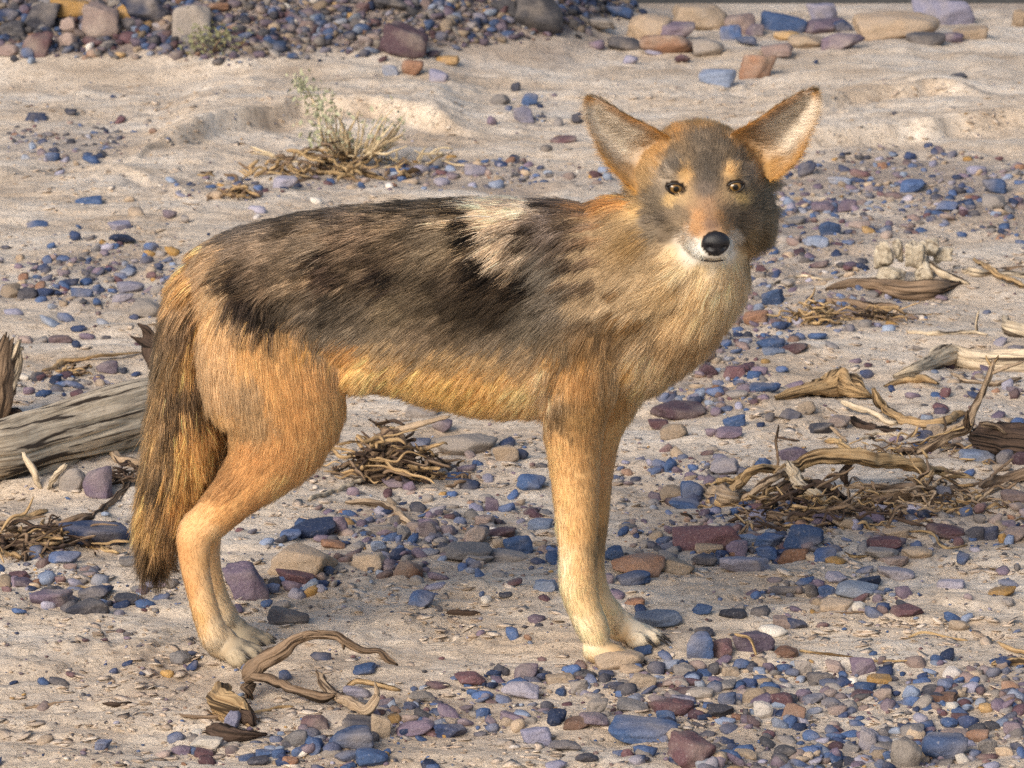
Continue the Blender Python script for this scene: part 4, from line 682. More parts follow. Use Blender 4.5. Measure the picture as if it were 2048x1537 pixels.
# --- shrubs
def leaf_mat(name, a, b):
    k = NT(name); tc = k.n('NewGeometry').outputs['Position']; k.l(k.ramp(k.noise(tc, 70, 3), [(.35, lin(a)), (.65, lin(b))]), k.b.inputs['Base Color']); k.b.inputs['Roughness'].default_value = .8; k.b.inputs['Specular IOR Level'].default_value = .2
    return k.m
M_SAGE = leaf_mat('sage_leaf', '8c8f74', 'b0ae92'); M_OLIVE = leaf_mat('olive_leaf', '6b6c52', '8c8a68')
def leaves(pts, size, r):
    n = len(pts); base = np.array([[-1, 0, 0], [0, .5, .25], [1, 0, 0], [0, -.5, .25]]) * size; V, F = [], []
    for i in range(n):
        q = r.normal(size=4); q /= np.linalg.norm(q); w, x, y, z = q
        M = np.array([[1 - 2 * (y * y + z * z), 2 * (x * y - z * w), 2 * (x * z + y * w)], [2 * (x * y + z * w), 1 - 2 * (x * x + z * z), 2 * (y * z - x * w)], [2 * (x * z - y * w), 2 * (y * z + x * w), 1 - 2 * (x * x + y * y)]])
        V.append(base * r.uniform(.6, 1.4) @ M.T + pts[i]); F.append((4 * i, 4 * i + 1, 4 * i + 2, 4 * i + 3))
    return np.vstack(V), F
def shrub(name, label, base, stems, leafpts, lsize, lm, seed, mats=('straw',)):
    r = np.random.default_rng(seed); g = ground_px(*base); sc = FPX / float((g - CAM) @ FWD); o = empty(name, g.tolist()); tag(o, label, 'shrub')
    geo = []
    for i, (x0, y0, x1, y1, w) in enumerate(stems):
        dy = r.normal() * .06
        a, b = at_y(x0, y0, g[1] + dy * .4), at_y(x1, y1, g[1] + dy); mid = (a + b) / 2 + r.normal(size=3) * np.linalg.norm(b - a) * .08
        geo.append(wood_geo(np.array([a, mid, b]) - g, np.array([w, w * .8, w * .4]) / sc, seed * 70 + i, n=7, ridge=.2, wob=.3))
    wood_obj('stems', join_geo(geo), mats[0], o)
    if leafpts:
        P = []
        for x, y, rx, ry, n in leafpts:
            for _ in range(n):
                u, v = r.normal(size=2) * .5; P.append(at_y(x + u * rx, y + v * ry, g[1] + r.normal() * .5 * rx / sc) - g)
        V, F = leaves(np.array(P), lsize / sc, r); q = mesh_obj('leaves', V, F, lm, o, smooth=False); q['kind'] = 'stuff'
    return o
r_ = random.Random(4); st = []
for i in range(70):
    x = r_.uniform(630, 800); st.append((700 + (x - 700) * .5, 312 + r_.uniform(-8, 6), x + r_.uniform(-14, 24), r_.uniform(216, 295), r_.uniform(1.8, 3.4)))
for i in range(40):
    x = r_.uniform(540, 890); st.append((x, 318 + r_.uniform(-14, 14), x + r_.uniform(-70, 70), 318 + r_.uniform(-26, 16), r_.uniform(1.6, 3.2)))
st += [(660, 315, 640, 260, 3.5), (640, 260, 632, 215, 3), (632, 215, 604, 165, 2.5), (670, 310, 680, 240, 3)]
shrub('dry_shrub', 'dry straw-coloured shrub with one pale green sprig on the eroded sand', (690, 330), st, [(606, 172, 26, 26, 90), (640, 215, 40, 40, 110), (655, 262, 50, 40, 90), (690, 285, 70, 30, 60), (775, 240, 60, 40, 40)], 6.5, M_SAGE, 21, ('drystraw',))
tangle('dry_litter', 'brown dead litter heaped at the base of the dry shrub', 'plant litter', (650, 318), 300, 60, 130, 4, ['gold', 'brown', 'straw'], 22, core=False, lenk=.22)
shrub('green_shrublet', 'small olive green shrublet growing by the round grey boulder', (425, 108), [(425, 106, 425 + dx, 70 + abs(dx) * .5, 2) for dx in (-34, -22, -10, 4, 16, 30)], [(420, 82, 60, 34, 240)], 5.5, M_OLIVE, 23, ('brown',))
# ------------------------------------------------------------------ the coyote
coyote = empty('coyote', (0.0, 0.0, 0.0))
tag(coyote, 'tawny grey coyote standing sideways with its head turned to look straight out', 'coyote')
SC = 1504.0
PV, PF, PD, PP = [], [], [], []      # loft verts, faces, flow directions, part ids
PART = {'torso': 0, 'neck': 1, 'head': 2, 'ear': 3, 'hind': 4, 'fore': 5, 'tail': 6, 'paw': 7}
def add_part(v, f, d, part):
    off = sum(len(q) for q in PV); PV.append(np.asarray(v, float)); PF.extend([tuple(i + off for i in q) for q in f])
    d = np.asarray(d, float); d = np.broadcast_to(d, (len(v), 3)); PD.append(d); PP.append(np.full(len(v), PART[part]))
def catmull_(A, m):
    A = np.asarray(A, float); n = len(A); E = np.vstack([2 * A[0] - A[1], A, 2 * A[-1] - A[-2]]); out = []
    for i in range(n - 1):
        p0, p1, p2, p3 = E[i:i + 4]
        for t in np.linspace(0, 1, m, endpoint=False):
            out.append(.5 * (2 * p1 + (p2 - p0) * t + (2 * p0 - 5 * p1 + 4 * p2 - p3) * t ** 2 + (3 * p1 - p0 - 3 * p2 + p3) * t ** 3))
    out.append(A[-1]); return np.array(out)
def loft(C, U, V, part, flow=None, e=2.0, n=24, taper=0.0):
    """rings of centre C, half-axes U and V (vectors); closed at both ends"""
    th = np.linspace(0, 2 * math.pi, n, endpoint=False)
    c, s = np.cos(th), np.sin(th); cs = np.sign(c) * np.abs(c) ** (2 / e); ss = np.sign(s) * np.abs(s) ** (2 / e)
    cs = cs * (1 - taper * np.clip(s, 0, 1) ** 1.3)
    m = len(C); vs = (C[:, None] + cs[None, :, None] * U[:, None] + ss[None, :, None] * V[:, None]).reshape(-1, 3)
    fs = [(i * n + j, i * n + (j + 1) % n, (i + 1) * n + (j + 1) % n, (i + 1) * n + j) for i in range(m - 1) for j in range(n)]
    tan = np.gradient(C, axis=0); tan /= np.linalg.norm(tan, axis=1)[:, None] + 1e-9
    d = np.repeat(tan, n, 0) if flow is None else np.broadcast_to(np.asarray(flow, float), vs.shape)
    vs = np.vstack([vs, C[0], C[-1]]); d = np.vstack([d, d[0], d[-1]])
    a, b = len(vs) - 2, len(vs) - 1
    fs += [(a, (j + 1) % n, j) for j in range(n)] + [(b, (m - 1) * n + j, (m - 1) * n + (j + 1) % n) for j in range(n)]
    add_part(vs, fs, d, part)
def limb(rows, part, m=5, flow=None):
    """rows: px, py, half-width in px across the limb, half-depth in m, Y"""
    A = catmull(rows, m)
    C = np.array([at_y(a[0], a[1], a[4]) for a in A])
    tan = np.gradient(C, axis=0); tan[:, 1] = 0; tan /= np.linalg.norm(tan, axis=1)[:, None] + 1e-9
    nrm = np.stack([-tan[:, 2], tan[:, 1] * 0, tan[:, 0]], 1)
    U = nrm * (A[:, 2] / SC)[:, None]; Vv = np.array([0, 1., 0])[None] * A[:, 3][:, None]
    loft(C, U, Vv, part, flow)
def blob(c, r, part, flow, rot=None, n=12):
    v = ICO2[0] * np.asarray(r)[None]
    if rot is not None: v = v @ np.asarray(rot).T
    add_part(v + np.asarray(c)[None], [tuple(f) for f in ICO2[1]], flow, part)

# torso: px x, top py, bottom py, half-width m
T = catmull([(392, 520, 600, .030), (415, 492, 660, .055), (455, 470, 720, .078), (520, 452, 765, .092), (600, 434, 780, .096), (690, 422, 770, .092), (780, 415, 776, .098), (880, 410, 800, .108),
             (980, 408, 822, .113), (1070, 408, 832, .108), (1150, 410, 822, .098), (1230, 425, 800, .088), (1310, 470, 765, .074), (1370, 540, 720, .052), (1395, 590, 680, .028)], 5)
top = np.array([at_y(a[0], a[1], 0) for a in T]); bot = np.array([at_y(a[0], a[2], 0) for a in T])
C = (top + bot) / 2; loft(C, np.array([0, 1., 0])[None] * T[:, 3][:, None], (top - bot) / 2, 'torso', flow=(-1, 0, -.25), e=2.5)
# neck and throat ruff
limb([(1150, 560, 120, .085, 0), (1240, 540, 140, .088, -.005), (1320, 520, 132, .084, -.012), (1375, 480, 112, .078, -.015), (1405, 430, 92, .070, -.012)], 'neck', flow=(-.85, 0, -.5))
limb([(1395, 470, 96, .060, -.02), (1394, 545, 98, .066, -.022), (1362, 620, 86, .062, -.015), (1306, 695, 70, .062, -.005), (1262, 740, 54, .06, 0)], 'neck', flow=(-.5, 0, -.8))
# head in its own frame: f towards the nose, s to the right, u up
yaw, pit = R(5.5), R(8)
hf = np.array([math.sin(yaw) * math.cos(pit), -math.cos(yaw) * math.cos(pit), -math.sin(pit)])
hs = np.array([math.cos(yaw), math.sin(yaw), 0]); hu = np.cross(hs, hf) * -1; hu = hu if hu[2] > 0 else -hu
HO = at_y(1409, 376, -.075) - hf * .045 - hu * .015
def hp(f, s, u): return HO + hf * f + hs * s + hu * u
HS = catmull([(-.085, .030, .022, -.035, 0), (-.062, .066, .066, -.066, 0), (-.03, .081, .083, -.084, 0), (.0, .082, .080, -.087, 0), (.026, .075, .065, -.083, 0), (.050, .058, .038, -.074, 0),
              (.070, .037, .011, -.067, 0), (.092, .0285, -.002, -.063, 0), (.115, .0250, -.008, -.059, 0), (.136, .0235, -.013, -.055, 0), (.149, .016, -.020, -.047, 0)], 4)
C = np.array([hp(a[0], 0, (a[2] + a[3]) / 2) for a in HS]); loft(C, hs[None] * HS[:, 1][:, None], hu[None] * ((HS[:, 2] - HS[:, 3]) / 2)[:, None], 'head', e=2.9, n=32, taper=.36)
for s_ in (-1, 1):
    blob(hp(.026, s_ * .050, -.030), (.026, .026, .046), 'head', -hf)         # cheek bone
    blob(hp(.036, s_ * .034, .034), (.022, .018, .011), 'head', -hf)          # brow
    blob(hp(.000, s_ * .058, -.042), (.036, .044, .046), 'head', -hf)         # jaw muscle
    blob(hp(.122, s_ * .013, -.038), (.014, .020, .014), 'head', -hf)         # lip pad
# ears: outer and inner rim traced at the ear's own depth, hollowed towards the front
EARS = []
def ear(outer, inner, Y, name):
    m, n = 22, 13; fo = catmull(outer, 6); fi = catmull(inner, 6)
    def resamp(a, k):
        l = np.r_[0, np.cumsum(np.linalg.norm(np.diff(a, axis=0), axis=1))]; t = np.linspace(0, l[-1], k); return np.stack([np.interp(t, l, a[:, q]) for q in (0, 1)], 1)
    fo, fi = resamp(fo, m), resamp(fi, m); th = .0060; Fv, Bv = [], []
    for i in range(m):
        wid = np.linalg.norm(fo[i] - fi[i]) / SC
        t = i / (m - 1)
        for j in range(n):
            s = j / (n - 1); p = fo[i] * (1 - s) + fi[i] * s; cup = (1 - (2 * s - 1) ** 2)
            Yf = Y + cup * wid * .42 + .012 * (1 - t) - .006 * s * (1 - t)
            Fv.append(at_y(p[0], p[1], Yf)); Bv.append(at_y(p[0], p[1], Yf + th + .002 * cup))
    Fv, Bv = np.array(Fv), np.array(Bv); base = np.array([at_y(*((fo[0] + fi[0]) / 2), Y)]); tip = Fv[-1]
    d = tip - base[0]; d /= np.linalg.norm(d)
    k = m * n; fs = []
    for i in range(m - 1):
        for j in range(n - 1):
            a = i * n + j; fs.append((a, a + 1, a + n + 1, a + n)); fs.append((k + a, k + a + n, k + a + n + 1, k + a + 1))
    rim = [i * n for i in range(m)] + [(m - 1) * n + j for j in range(1, n)] + [i * n + n - 1 for i in range(m - 2, -1, -1)] + [j for j in range(n - 2, 0, -1)]
    for q in range(len(rim)):
        a, b = rim[q], rim[(q + 1) % len(rim)]; fs.append((a, k + a, k + b, b))
    add_part(np.vstack([Fv, Bv]), fs, d, 'ear'); EARS.append((Fv.reshape(m, n, 3), d))
    root = (fo[0] + fi[0]) / 2
    return root
ear([(1278, 395), (1222, 338), (1194, 288), (1175, 236), (1177, 203), (1188, 198)], [(1345, 275), (1306, 254), (1262, 234), (1224, 211), (1200, 199), (1190, 197)], -.066, 'a')
ear([(1540, 368), (1592, 325), (1618, 272), (1632, 226), (1634, 192), (1626, 182)], [(1458, 268), (1506, 243), (1554, 211), (1592, 189), (1614, 181), (1624, 180)], -.056, 'b')
blob(at_y(1325, 345, .0), (.036, .036, .046), 'head', (-.6, 0, .8)); blob(at_y(1492, 332, .010), (.034, .036, .046), 'head', (.6, 0, .8))
# hind legs
dn = (0, 0, -1)
limb([(520, 560, 95, .045, -.035), (532, 660, 132, .056, -.045), (550, 760, 142, .056, -.055), (557, 845, 119, .050, -.06), (530, 920, 80, .042, -.062), (480, 980, 52, .034, -.062), (432, 1030, 41, .027, -.062), (394, 1066, 38, .022, -.062),
      (388, 1110, 31, .018, -.062), (397, 1170, 27, .016, -.062), (415, 1235, 27, .018, -.062), (432, 1280, 29, .020, -.062), (436, 1296, 16, .014, -.062)], 'hind')
limb([(530, 560, 90, .045, .035), (545, 660, 125, .054, .045), (556, 750, 126, .054, .055), (558, 830, 104, .050, .06), (535, 905, 72, .042, .062), (497, 963, 52, .034, .062), (450, 1012, 40, .027, .062), (416, 1046, 38, .022, .062),
      (408, 1085, 34, .019, .062), (413, 1140, 30, .017, .062), (430, 1200, 29, .018, .062), (452, 1240, 27, .020, .062), (456, 1252, 16, .014, .062)], 'hind')
# fore legs
limb([(1165, 640, 90, .04, -.05), (1160, 740, 86, .044, -.055), (1150, 820, 66, .04, -.052), (1148, 880, 54, .034, -.048), (1150, 950, 47, .03, -.046), (1153, 1030, 42, .026, -.046), (1156, 1100, 38, .023, -.046), (1157, 1165, 37, .023, -.046),
      (1168, 1215, 33, .021, -.046), (1186, 1258, 31, .021, -.046), (1196, 1284, 24, .018, -.046)], 'fore')
limb([(1205, 640, 90, .04, .05), (1212, 740, 80, .044, .055), (1210, 810, 56, .04, .052), (1196, 870, 44, .034, .048), (1188, 950, 37, .03, .046), (1184, 1030, 33, .026, .046), (1180, 1100, 29, .023, .046), (1180, 1150, 30, .023, .046),
      (1195, 1195, 28, .021, .046), (1222, 1232, 27, .021, .046), (1238, 1256, 20, .018, .046)], 'fore')
# paws: each a pad and four toes
CLAWS = []
def paw(px, py, Y, length, spread, ang, hgt):
    g = at_y(px, py, Y); g[2] = float(H(g[0], g[1])); a = np.array([math.cos(ang), math.sin(ang), 0]); b = np.array([-math.sin(ang), math.cos(ang), 0]); z = np.array([0, 0, 1.])
    rot = np.stack([a, b, z], 1)
    blob(g + z * hgt * .62, (length * .42, spread * .95, hgt * .58), 'paw', a * .6 - z, rot)
    blob(g - a * length * .25 + z * hgt * .9, (length * .36, spread * .8, hgt * .8), 'paw', a * .6 - z, rot)
    for k, (o, fw) in enumerate(((-1.05, .22), (-.36, .42), (.36, .42), (1.05, .22))):
        c = g + a * length * fw + b * spread * o * .92 + z * hgt * .42
        blob(c, (length * .27, spread * .315, hgt * .46), 'paw', a - z * .5, rot)
        CLAWS.append((c + a * length * .21 + z * hgt * .10, a * .85 - z * .5, length * .17))
paw(464, 1290, -.062, .062, .0235, R(-16), .030); paw(488, 1262, .062, .060, .0230, R(-8), .028)
paw(1216, 1298, -.046, .058, .0225, R(2), .026); paw(1262, 1268, .046, .062, .0230, R(-16), .028)
# tail
limb([(455, 540, 60, .055, 0), (404, 580, 48, .042, 0), (378, 655, 40, .034, 0), (368, 740, 42, .034, 0), (374, 840, 58, .038, 0), (362, 930, 56, .038, 0), (334, 1010, 35, .03, 0), (320, 1065, 19, .02, 0), (318, 1090, 8, .01, 0)], 'tail')

blob(at_y(712, 736, -.052), (.062, .030, .028), 'torso', (-1, 0, -.6)); blob(at_y(712, 730, .052), (.062, .030, .028), 'torso', (-1, 0, -.6))     # flank folds
# one continuous skin
pv = np.vstack(PV); pd_ = np.vstack(PD); pp_ = np.concatenate(PP)
tmp = mesh_obj('coyote_lofts', pv, PF)
md = tmp.modifiers.new('r', 'REMESH'); md.mode = 'VOXEL'; md.voxel_size = .0034; md.adaptivity = 0
md2 = tmp.modifiers.new('s', 'SMOOTH'); md2.factor = .5; md2.iterations = 7
dg = bpy.context.evaluated_depsgraph_get(); bme = bpy.data.meshes.new_from_object(tmp.evaluated_get(dg)); COL.objects.unlink(tmp); bpy.data.objects.remove(tmp)
body = bpy.data.objects.new('body', bme); COL.objects.link(body); body.parent = coyote
bme.polygons.foreach_set('use_smooth', np.ones(len(bme.polygons), bool))
nv = len(bme.vertices); BV = np.empty(nv * 3, np.float32); bme.vertices.foreach_get('co', BV); BV = BV.reshape(-1, 3).astype(float)
BN = np.empty(nv * 3, np.float32); bme.vertices.foreach_get('normal', BN); BN = BN.reshape(-1, 3).astype(float)
ed = np.empty(len(bme.edges) * 2, np.int32); bme.edges.foreach_get('vertices', ed); ed = ed.reshape(-1, 2)
kd = KDTree(len(pv))
for i, v in enumerate(pv): kd.insert(v, i)
kd.balance()
near = np.array([kd.find(v)[1] for v in BV]); VPART = pp_[near]; VDIR = pd_[near].copy()
hl = np.stack([(BV - HO) @ hf, (BV - HO) @ hs, (BV - HO) @ hu], 1)          # head-local f, s, u
nose_p = hp(.150, 0, -.028)
ish = VPART == 2
d = BV - nose_p; d /= np.linalg.norm(d, axis=1)[:, None] + 1e-9
VDIR[ish] = (d - .25 * np.array([0, 0, 1.]) * (hl[:, 2:3] < -.02))[ish]
# swirl of the shoulder mane: hair fans out from above the shoulder
mp = to_px(BV)
def smooth_field(Fd, it):
    Fd = Fd.copy()
    for _ in range(it):
        acc = Fd.copy(); w = np.ones(len(Fd)); np.add.at(acc, ed[:, 0], Fd[ed[:, 1]]); np.add.at(acc, ed[:, 1], Fd[ed[:, 0]])
        np.add.at(w, ed[:, 0], 1); np.add.at(w, ed[:, 1], 1); Fd = acc / (w[:, None] if Fd.ndim == 2 else w)
    return Fd
ot = VPART == 0
side = np.clip((560 - mp[:, 1]) / 260, -1, 1)
VDIR[ot] = np.stack([-np.ones(nv), np.zeros(nv), -.30 - .75 * np.clip((mp[:, 1] - 560) / 240, 0, 1.4)], 1)[ot]
fan = np.exp(-(((mp[:, 0] - 1000) / 130) ** 2 + ((mp[:, 1] - 450) / 80) ** 2))[:, None] * (VPART == 0)[:, None]
fd = np.stack([-(1130 - mp[:, 0]), np.zeros(nv), -(mp[:, 1] - 395) * 1.15], 1); fd /= np.linalg.norm(fd, axis=1)[:, None] + 1e-9
VDIR = VDIR * (1 - fan) + fd * fan
VDIR = smooth_field(VDIR, 14)

# ---- coat: colour, dark tipping 0..1, hair length in mm, at places on the animal
COAT = """470 462 6b5540 .6 34;560 432 5f4c3a .7 38;650 412 5a4a3c .75 40;760 402 55473a .8 42;850 397 4d4033 .8 44;905 400 241c18 .9 48;920 430 201915 .9 50;1000 395 dcb68e .25 55;960 420 ddb992 .25 55;1050 400 ab8765 .4 50;1090 398 40322a .7 46;1140 402 a06e3c .5 42;1200 392 bb7a30 .4 38;1245 384 cc862e .3 34;
430 520 b3874f .4 34;480 500 7f6449 .6 36;540 480 876b4e .6 38;620 470 80674c .6 40;700 460 6f5843 .7 42;780 450 705a42 .7 42;850 450 846b4d .6 44;890 460 937854 .6 46;940 480 2d231c .9 50;990 470 ddba92 .25 52;1030 450 4e4034 .8 48;1080 440 80695a .6 42;1130 440 70563c .6 40;1180 430 986a3a .5 38;1230 430 ad7c3a .4 36;
380 560 c08a48 .4 34;430 570 c59c66 .3 32;470 545 352924 .9 36;520 540 70563c .6 36;580 530 90714d .6 36;650 520 42332a .8 38;700 530 634f3a .7 38;770 530 302520 .8 40;840 520 604c33 .6 40;900 530 523f2b .6 42;960 530 271e18 .9 46;1020 545 251c16 .9 44;1080 530 80705e .5 38;1140 520 5f4833 .6 38;1200 510 82613a .5 38;1250 500 8f6e47 .5 36;
380 640 a87840 .5 34;430 640 ca9b5e .2 28;490 600 352a24 .8 32;540 630 30261f .8 30;590 600 604e3a .6 32;650 600 62513f .6 34;720 600 65533f .6 34;780 590 7d6543 .5 34;850 590 5b4830 .5 34;920 600 453522 .5 34;990 600 433322 .5 34;1050 600 655644 .5 34;1100 600 826f5a .5 34;1160 600 7f6039 .5 34;1230 580 826038 .5 36;1300 560 84643f .5 38;1380 620 ae834f .3 40;1440 620 bd925b .2 40;
440 690 c99c64 .2 24;510 690 d29a4a .2 24;580 680 bc8941 .3 26;640 660 715e48 .5 30;700 670 7b6750 .4 32;760 670 907655 .4 32;830 670 866a4a .4 32;900 680 705739 .4 32;980 680 80684c .4 32;1050 670 806d54 .4 32;1110 680 90744f .4 30;1160 690 946b33 .4 28;1220 690 8a683c .4 30;1300 680 94744d .3 34;1370 680 ae895a .3 36;
440 760 be935e .2 24;500 760 ab875a .3 24;560 740 d19642 .15 22;620 740 ce9342 .15 22;690 740 c38f4e .2 26;760 730 b09064 .2 32;830 730 9f8057 .3 34;900 740 ac8b5d .25 34;980 740 ad8c5f .25 34;1050 730 a5855c .3 32;1110 740 c18e46 .2 22;1170 740 b47f36 .2 20;1230 740 ad8752 .2 26;1290 740 c6a47b .1 30;1340 740 d4b082 .1 34;
440 830 c0904c .2 22;520 820 ac8552 .2 20;600 800 ca8e3c .1 18;680 790 d29e52 .1 22;740 780 e0b06c 0 30;820 790 ddab62 0 34;900 810 dba657 0 36;980 820 daa456 0 36;1050 820 deb072 0 32;1090 790 e2ba8a 0 26;1112 800 82633a .4 18;1160 810 ab7f3e .2 16;1210 800 bb8a42 .2 18;1270 790 d4a55e .1 24;1330 770 dab076 .1 32;
500 900 c2873c .1 13;570 880 cb8e3e .1 13;620 880 d89e4e 0 15;460 940 a47032 .2 14;520 960 d19342 0 9;560 960 dea757 0 11;470 1010 d19646 0 7;400 1050 d9a05a 0 5;450 1060 dcae72 0 6;370 1080 c78c44 0 5;420 1100 cf9a54 0 5;450 1110 cdb090 0 6;380 1160 c58a40 0 6;420 1170 d2a468 0 5;400 1220 c99850 0 7;440 1230 c8a87c 0 6;440 1270 b09c80 0 7;480 1290 b8ac96 0 6;430 1300 b8a284 0 7;500 1270 a89d8a 0 5;
1110 880 d8a45a 0 12;1170 880 c8944a .1 11;1120 960 d9a45a 0 9;1180 960 d19c52 .1 8;1100 1040 e2b87e 0 11;1150 1040 d5a056 0 8;1190 1040 ca964a .1 8;1194 1090 9a7c50 .3 8;1115 1110 e8c698 0 11;1160 1110 d8a762 0 7;1125 1170 e4bf8a 0 10;1170 1180 dbae6c 0 6;1155 1240 e8c89a 0 9;1200 1240 deb67c 0 6;1190 1290 e4caa2 0 7;1240 1270 d1b082 0 6;1280 1270 e4d8c4 0 6;1240 860 d2a25a .1 10;1215 960 c59252 .1 8;1205 1080 bb8c4a .1 8;
1290 620 82633d .5 38;1330 660 a58255 .3 38;1250 650 7f5d33 .5 34;1340 600 8b6a41 .4 38;1400 640 c49d69 .2 40;1440 580 d2ae82 .1 40;1480 580 a57e4f .3 40;1280 700 9f886b .3 34;1250 730 c4a67f .2 30;1290 760 dabb8b .1 32;1280 480 6f553b .5 36;1300 540 5f4a35 .6 38;1330 560 8f704b .5 38;1420 700 c9a473 .1 36"""
TAILC = """370 560 b58448 .4 40;345 620 937350 .5 46;360 660 72583f .6 46;330 700 907350 .5 50;385 700 ba8641 .3 44;310 790 a57f4e .5 54;360 780 70563c .6 50;350 840 7f6242 .5 54;300 870 b5894c .4 58;385 860 c2883e .3 48;330 900 92714a .5 58;325 950 4f3f30 .7 58;290 950 bc8d4c .4 60;370 940 c68d40 .3 50;300 1020 bc8e4a .4 60;340 1020 7f603f .5 56;370 1000 b8833e .3 50;290 1070 8f6c43 .5 56;330 1080 9f784a .5 54;310 1120 5f4933 .7 50"""
FACE = """1330 250 c08a46 .5 14;1400 240 b8894b .5 13;1460 250 ba8c4e .5 14;1400 280 8f7c68 .5 11;1350 290 987d5e .5 11;1450 285 917d67 .5 11;1410 320 756759 .6 9;1340 325 7d6f61 .5 10;1480 320 827262 .5 10;1415 350 71655a .6 7;1410 375 8a786a .4 6;1370 343 cb9e60 .2 7;1460 338 cca064 .2 7;1335 350 a99785 .3 9;1500 345 a59585 .3 9;
1340 395 c9a56c .1 7;1485 395 cba968 .1 7;1365 397 b4946a .2 6;1460 397 b4946a .2 6;1412 410 ac8460 .2 5;1395 430 c28c56 .1 5;1440 430 bb8750 .1 5;1418 445 a07a5e .2 4;1390 455 c7915a .1 5;1450 455 c5925a .1 5;1310 400 7f6f5d .5 16;1290 430 8a7a6a .6 24;1340 430 947f69 .4 12;1360 440 9f876b .3 9;1300 470 8a7863 .6 28;1330 470 84705a .4 18;1520 400 887864 .5 18;1540 430 8f7d65 .5 26;1500 430 8f7a65 .4 16;1480 440 746352 .5 12;1530 480 846f53 .5 28;1500 480 927957 .4 20;1275 420 c49e64 .3 28;1270 480 a5814e .4 32;1550 380 9c8b71 .4 24;
1365 470 d0beab 0 10;1380 490 e8e0d4 0 9;1395 505 ece4d8 0 7;1475 470 dccdbd 0 10;1460 495 eae2d8 0 8;1430 510 dccfc0 0 6;1425 525 dcc8ac 0 9;1340 500 d6b88e .1 22;1328 515 cfb088 .1 26;1318 495 a98e6c .3 26;1505 500 c0a074 .2 26;1350 540 dfc49a 0 30;1400 540 dfbe8e 0 28;1450 540 e2c398 0 28;1490 510 d2b284 .1 24;1400 590 d2ad78 .1 36;1320 520 ad8f65 .3 32;1515 530 947749 .4 34;1350 415 8a7762 .4 9;1470 415 8a7762 .4 9;1325 380 8d7b68 .4 11;1500 380 8d7b68 .4 11;1320 430 75675a .5 18;1370 425 957c62 .3 8;1455 420 957c62 .3 8;1345 455 8a765f .4 12;1485 460 8a765f .4 12;1380 410 a5835f .2 6;1445 408 a5835f .2 6;1350 325 7d6f61 .5 10;1390 335 7a6a5a .5 8;1440 330 7a6a5a .5 8;1315 300 b98a4e .3 22;1288 350 a8875a .3 22;1340 264 c08a46 .4 18;1502 292 b98a4e .3 22;1532 340 a8875a .3 22;1474 262 c08a46 .4 18;1300 325 b08a58 .3 22;1518 318 b08a58 .3 22;1370 560 dfc096 0 32;1430 570 e2c49a 0 32;1475 555 dcb98a 0 32;1380 615 d6b280 .1 36;1430 610 dcba8a 0 36;1345 575 c9a673 .2 34"""
def parse(t):
    A = [q.split() for q in t.replace('\n', '').split(';')]
    return np.array([[float(a[0]), float(a[1])] for a in A]), np.array([lin(a[2]) for a in A]), np.array([float(a[3]) for a in A]), np.array([float(a[4]) for a in A])
CB, CF, CT = parse(COAT), parse(FACE), parse(TAILC)
def lookup(tab, q, pw=4.5):
    P, Cc, Dk, Ln = tab; c = np.zeros((len(q), 3)); dk = np.zeros(len(q)); ln = np.zeros(len(q))
    for i in range(0, len(q), 20000):
        w = 1 / (((q[i:i + 20000, None] - P[None]) ** 2).sum(-1) + 60) ** (pw / 2); w /= w.sum(1)[:, None]
        c[i:i + 20000] = w @ Cc; dk[i:i + 20000] = w @ Dk; ln[i:i + 20000] = w @ Ln
    return c, dk, ln
# dark or pale streaks: x0 y0 x1 y1 width colour strength
STREAK = """900 395 915 440 14 1a1513 1;915 440 950 500 16 1a1513 1;950 500 1010 540 17 17120f 1;1010 540 1045 530 12 17120f 1;940 395 1060 400 9 e6c39c .8;935 415 1040 415 8 e0bb92 .7;945 440 1000 430 8 dfb88e .8;965 465 985 500 10 e0bc94 .9;1005 470 1015 520 9 d8b38c .8;985 445 1010 460 8 2a211c .9;990 470 1005 505 5 2a211c .8;
1060 395 1120 405 12 30251f .8;1100 420 1120 500 14 4a3a2c .5;640 500 680 560 14 241b16 .8;660 560 670 640 10 2e241c .7;740 510 800 545 22 211914 .7;440 540 540 640 14 2a201b .75;470 600 560 640 15 2a201b .8;450 500 440 560 10 332721 .6;700 440 860 400 7 2c231d .6;720 470 880 420 6 2c231d .6;760 490 890 445 6 33281f .55;640 440 760 420 6 2f251f .5;600 500 700 470 7 332921 .6;540 520 640 490 7 372b22 .55;
860 425 900 412 6 b79468 .6;850 450 900 440 6 bd9c72 .6;700 425 800 410 5 a88a62 .45;560 450 640 440 5 a07c50 .5;880 560 1010 590 26 3a2b1b .5;900 640 1040 600 20 45341f .35;350 620 345 700 9 594634 .6;375 680 365 760 8 4d3c2d .6;365 760 350 850 9 43352a .7;340 860 330 880 8 4a3b2d .5;330 930 318 965 11 3b2f25 .8;330 1010 345 1050 9 4a3a2b .6;295 1080 320 1135 14 4a3a2c .7;1105 775 1120 840 9 5a4630 .6;1180 740 1200 790 8 6a5030 .4;1195 1060 1196 1110 4 6a543a .7;
1310 470 1330 540 10 50412f .6;1330 540 1370 585 9 6a5238 .6;1270 430 1275 500 8 c09a62 .6;1220 470 1260 560 12 5e4a32 .45;1120 540 1180 640 14 6a5232 .35;1340 690 1360 720 10 6e563a .5"""
SK = [q.split() for q in STREAK.replace('\n', '').split(';')]
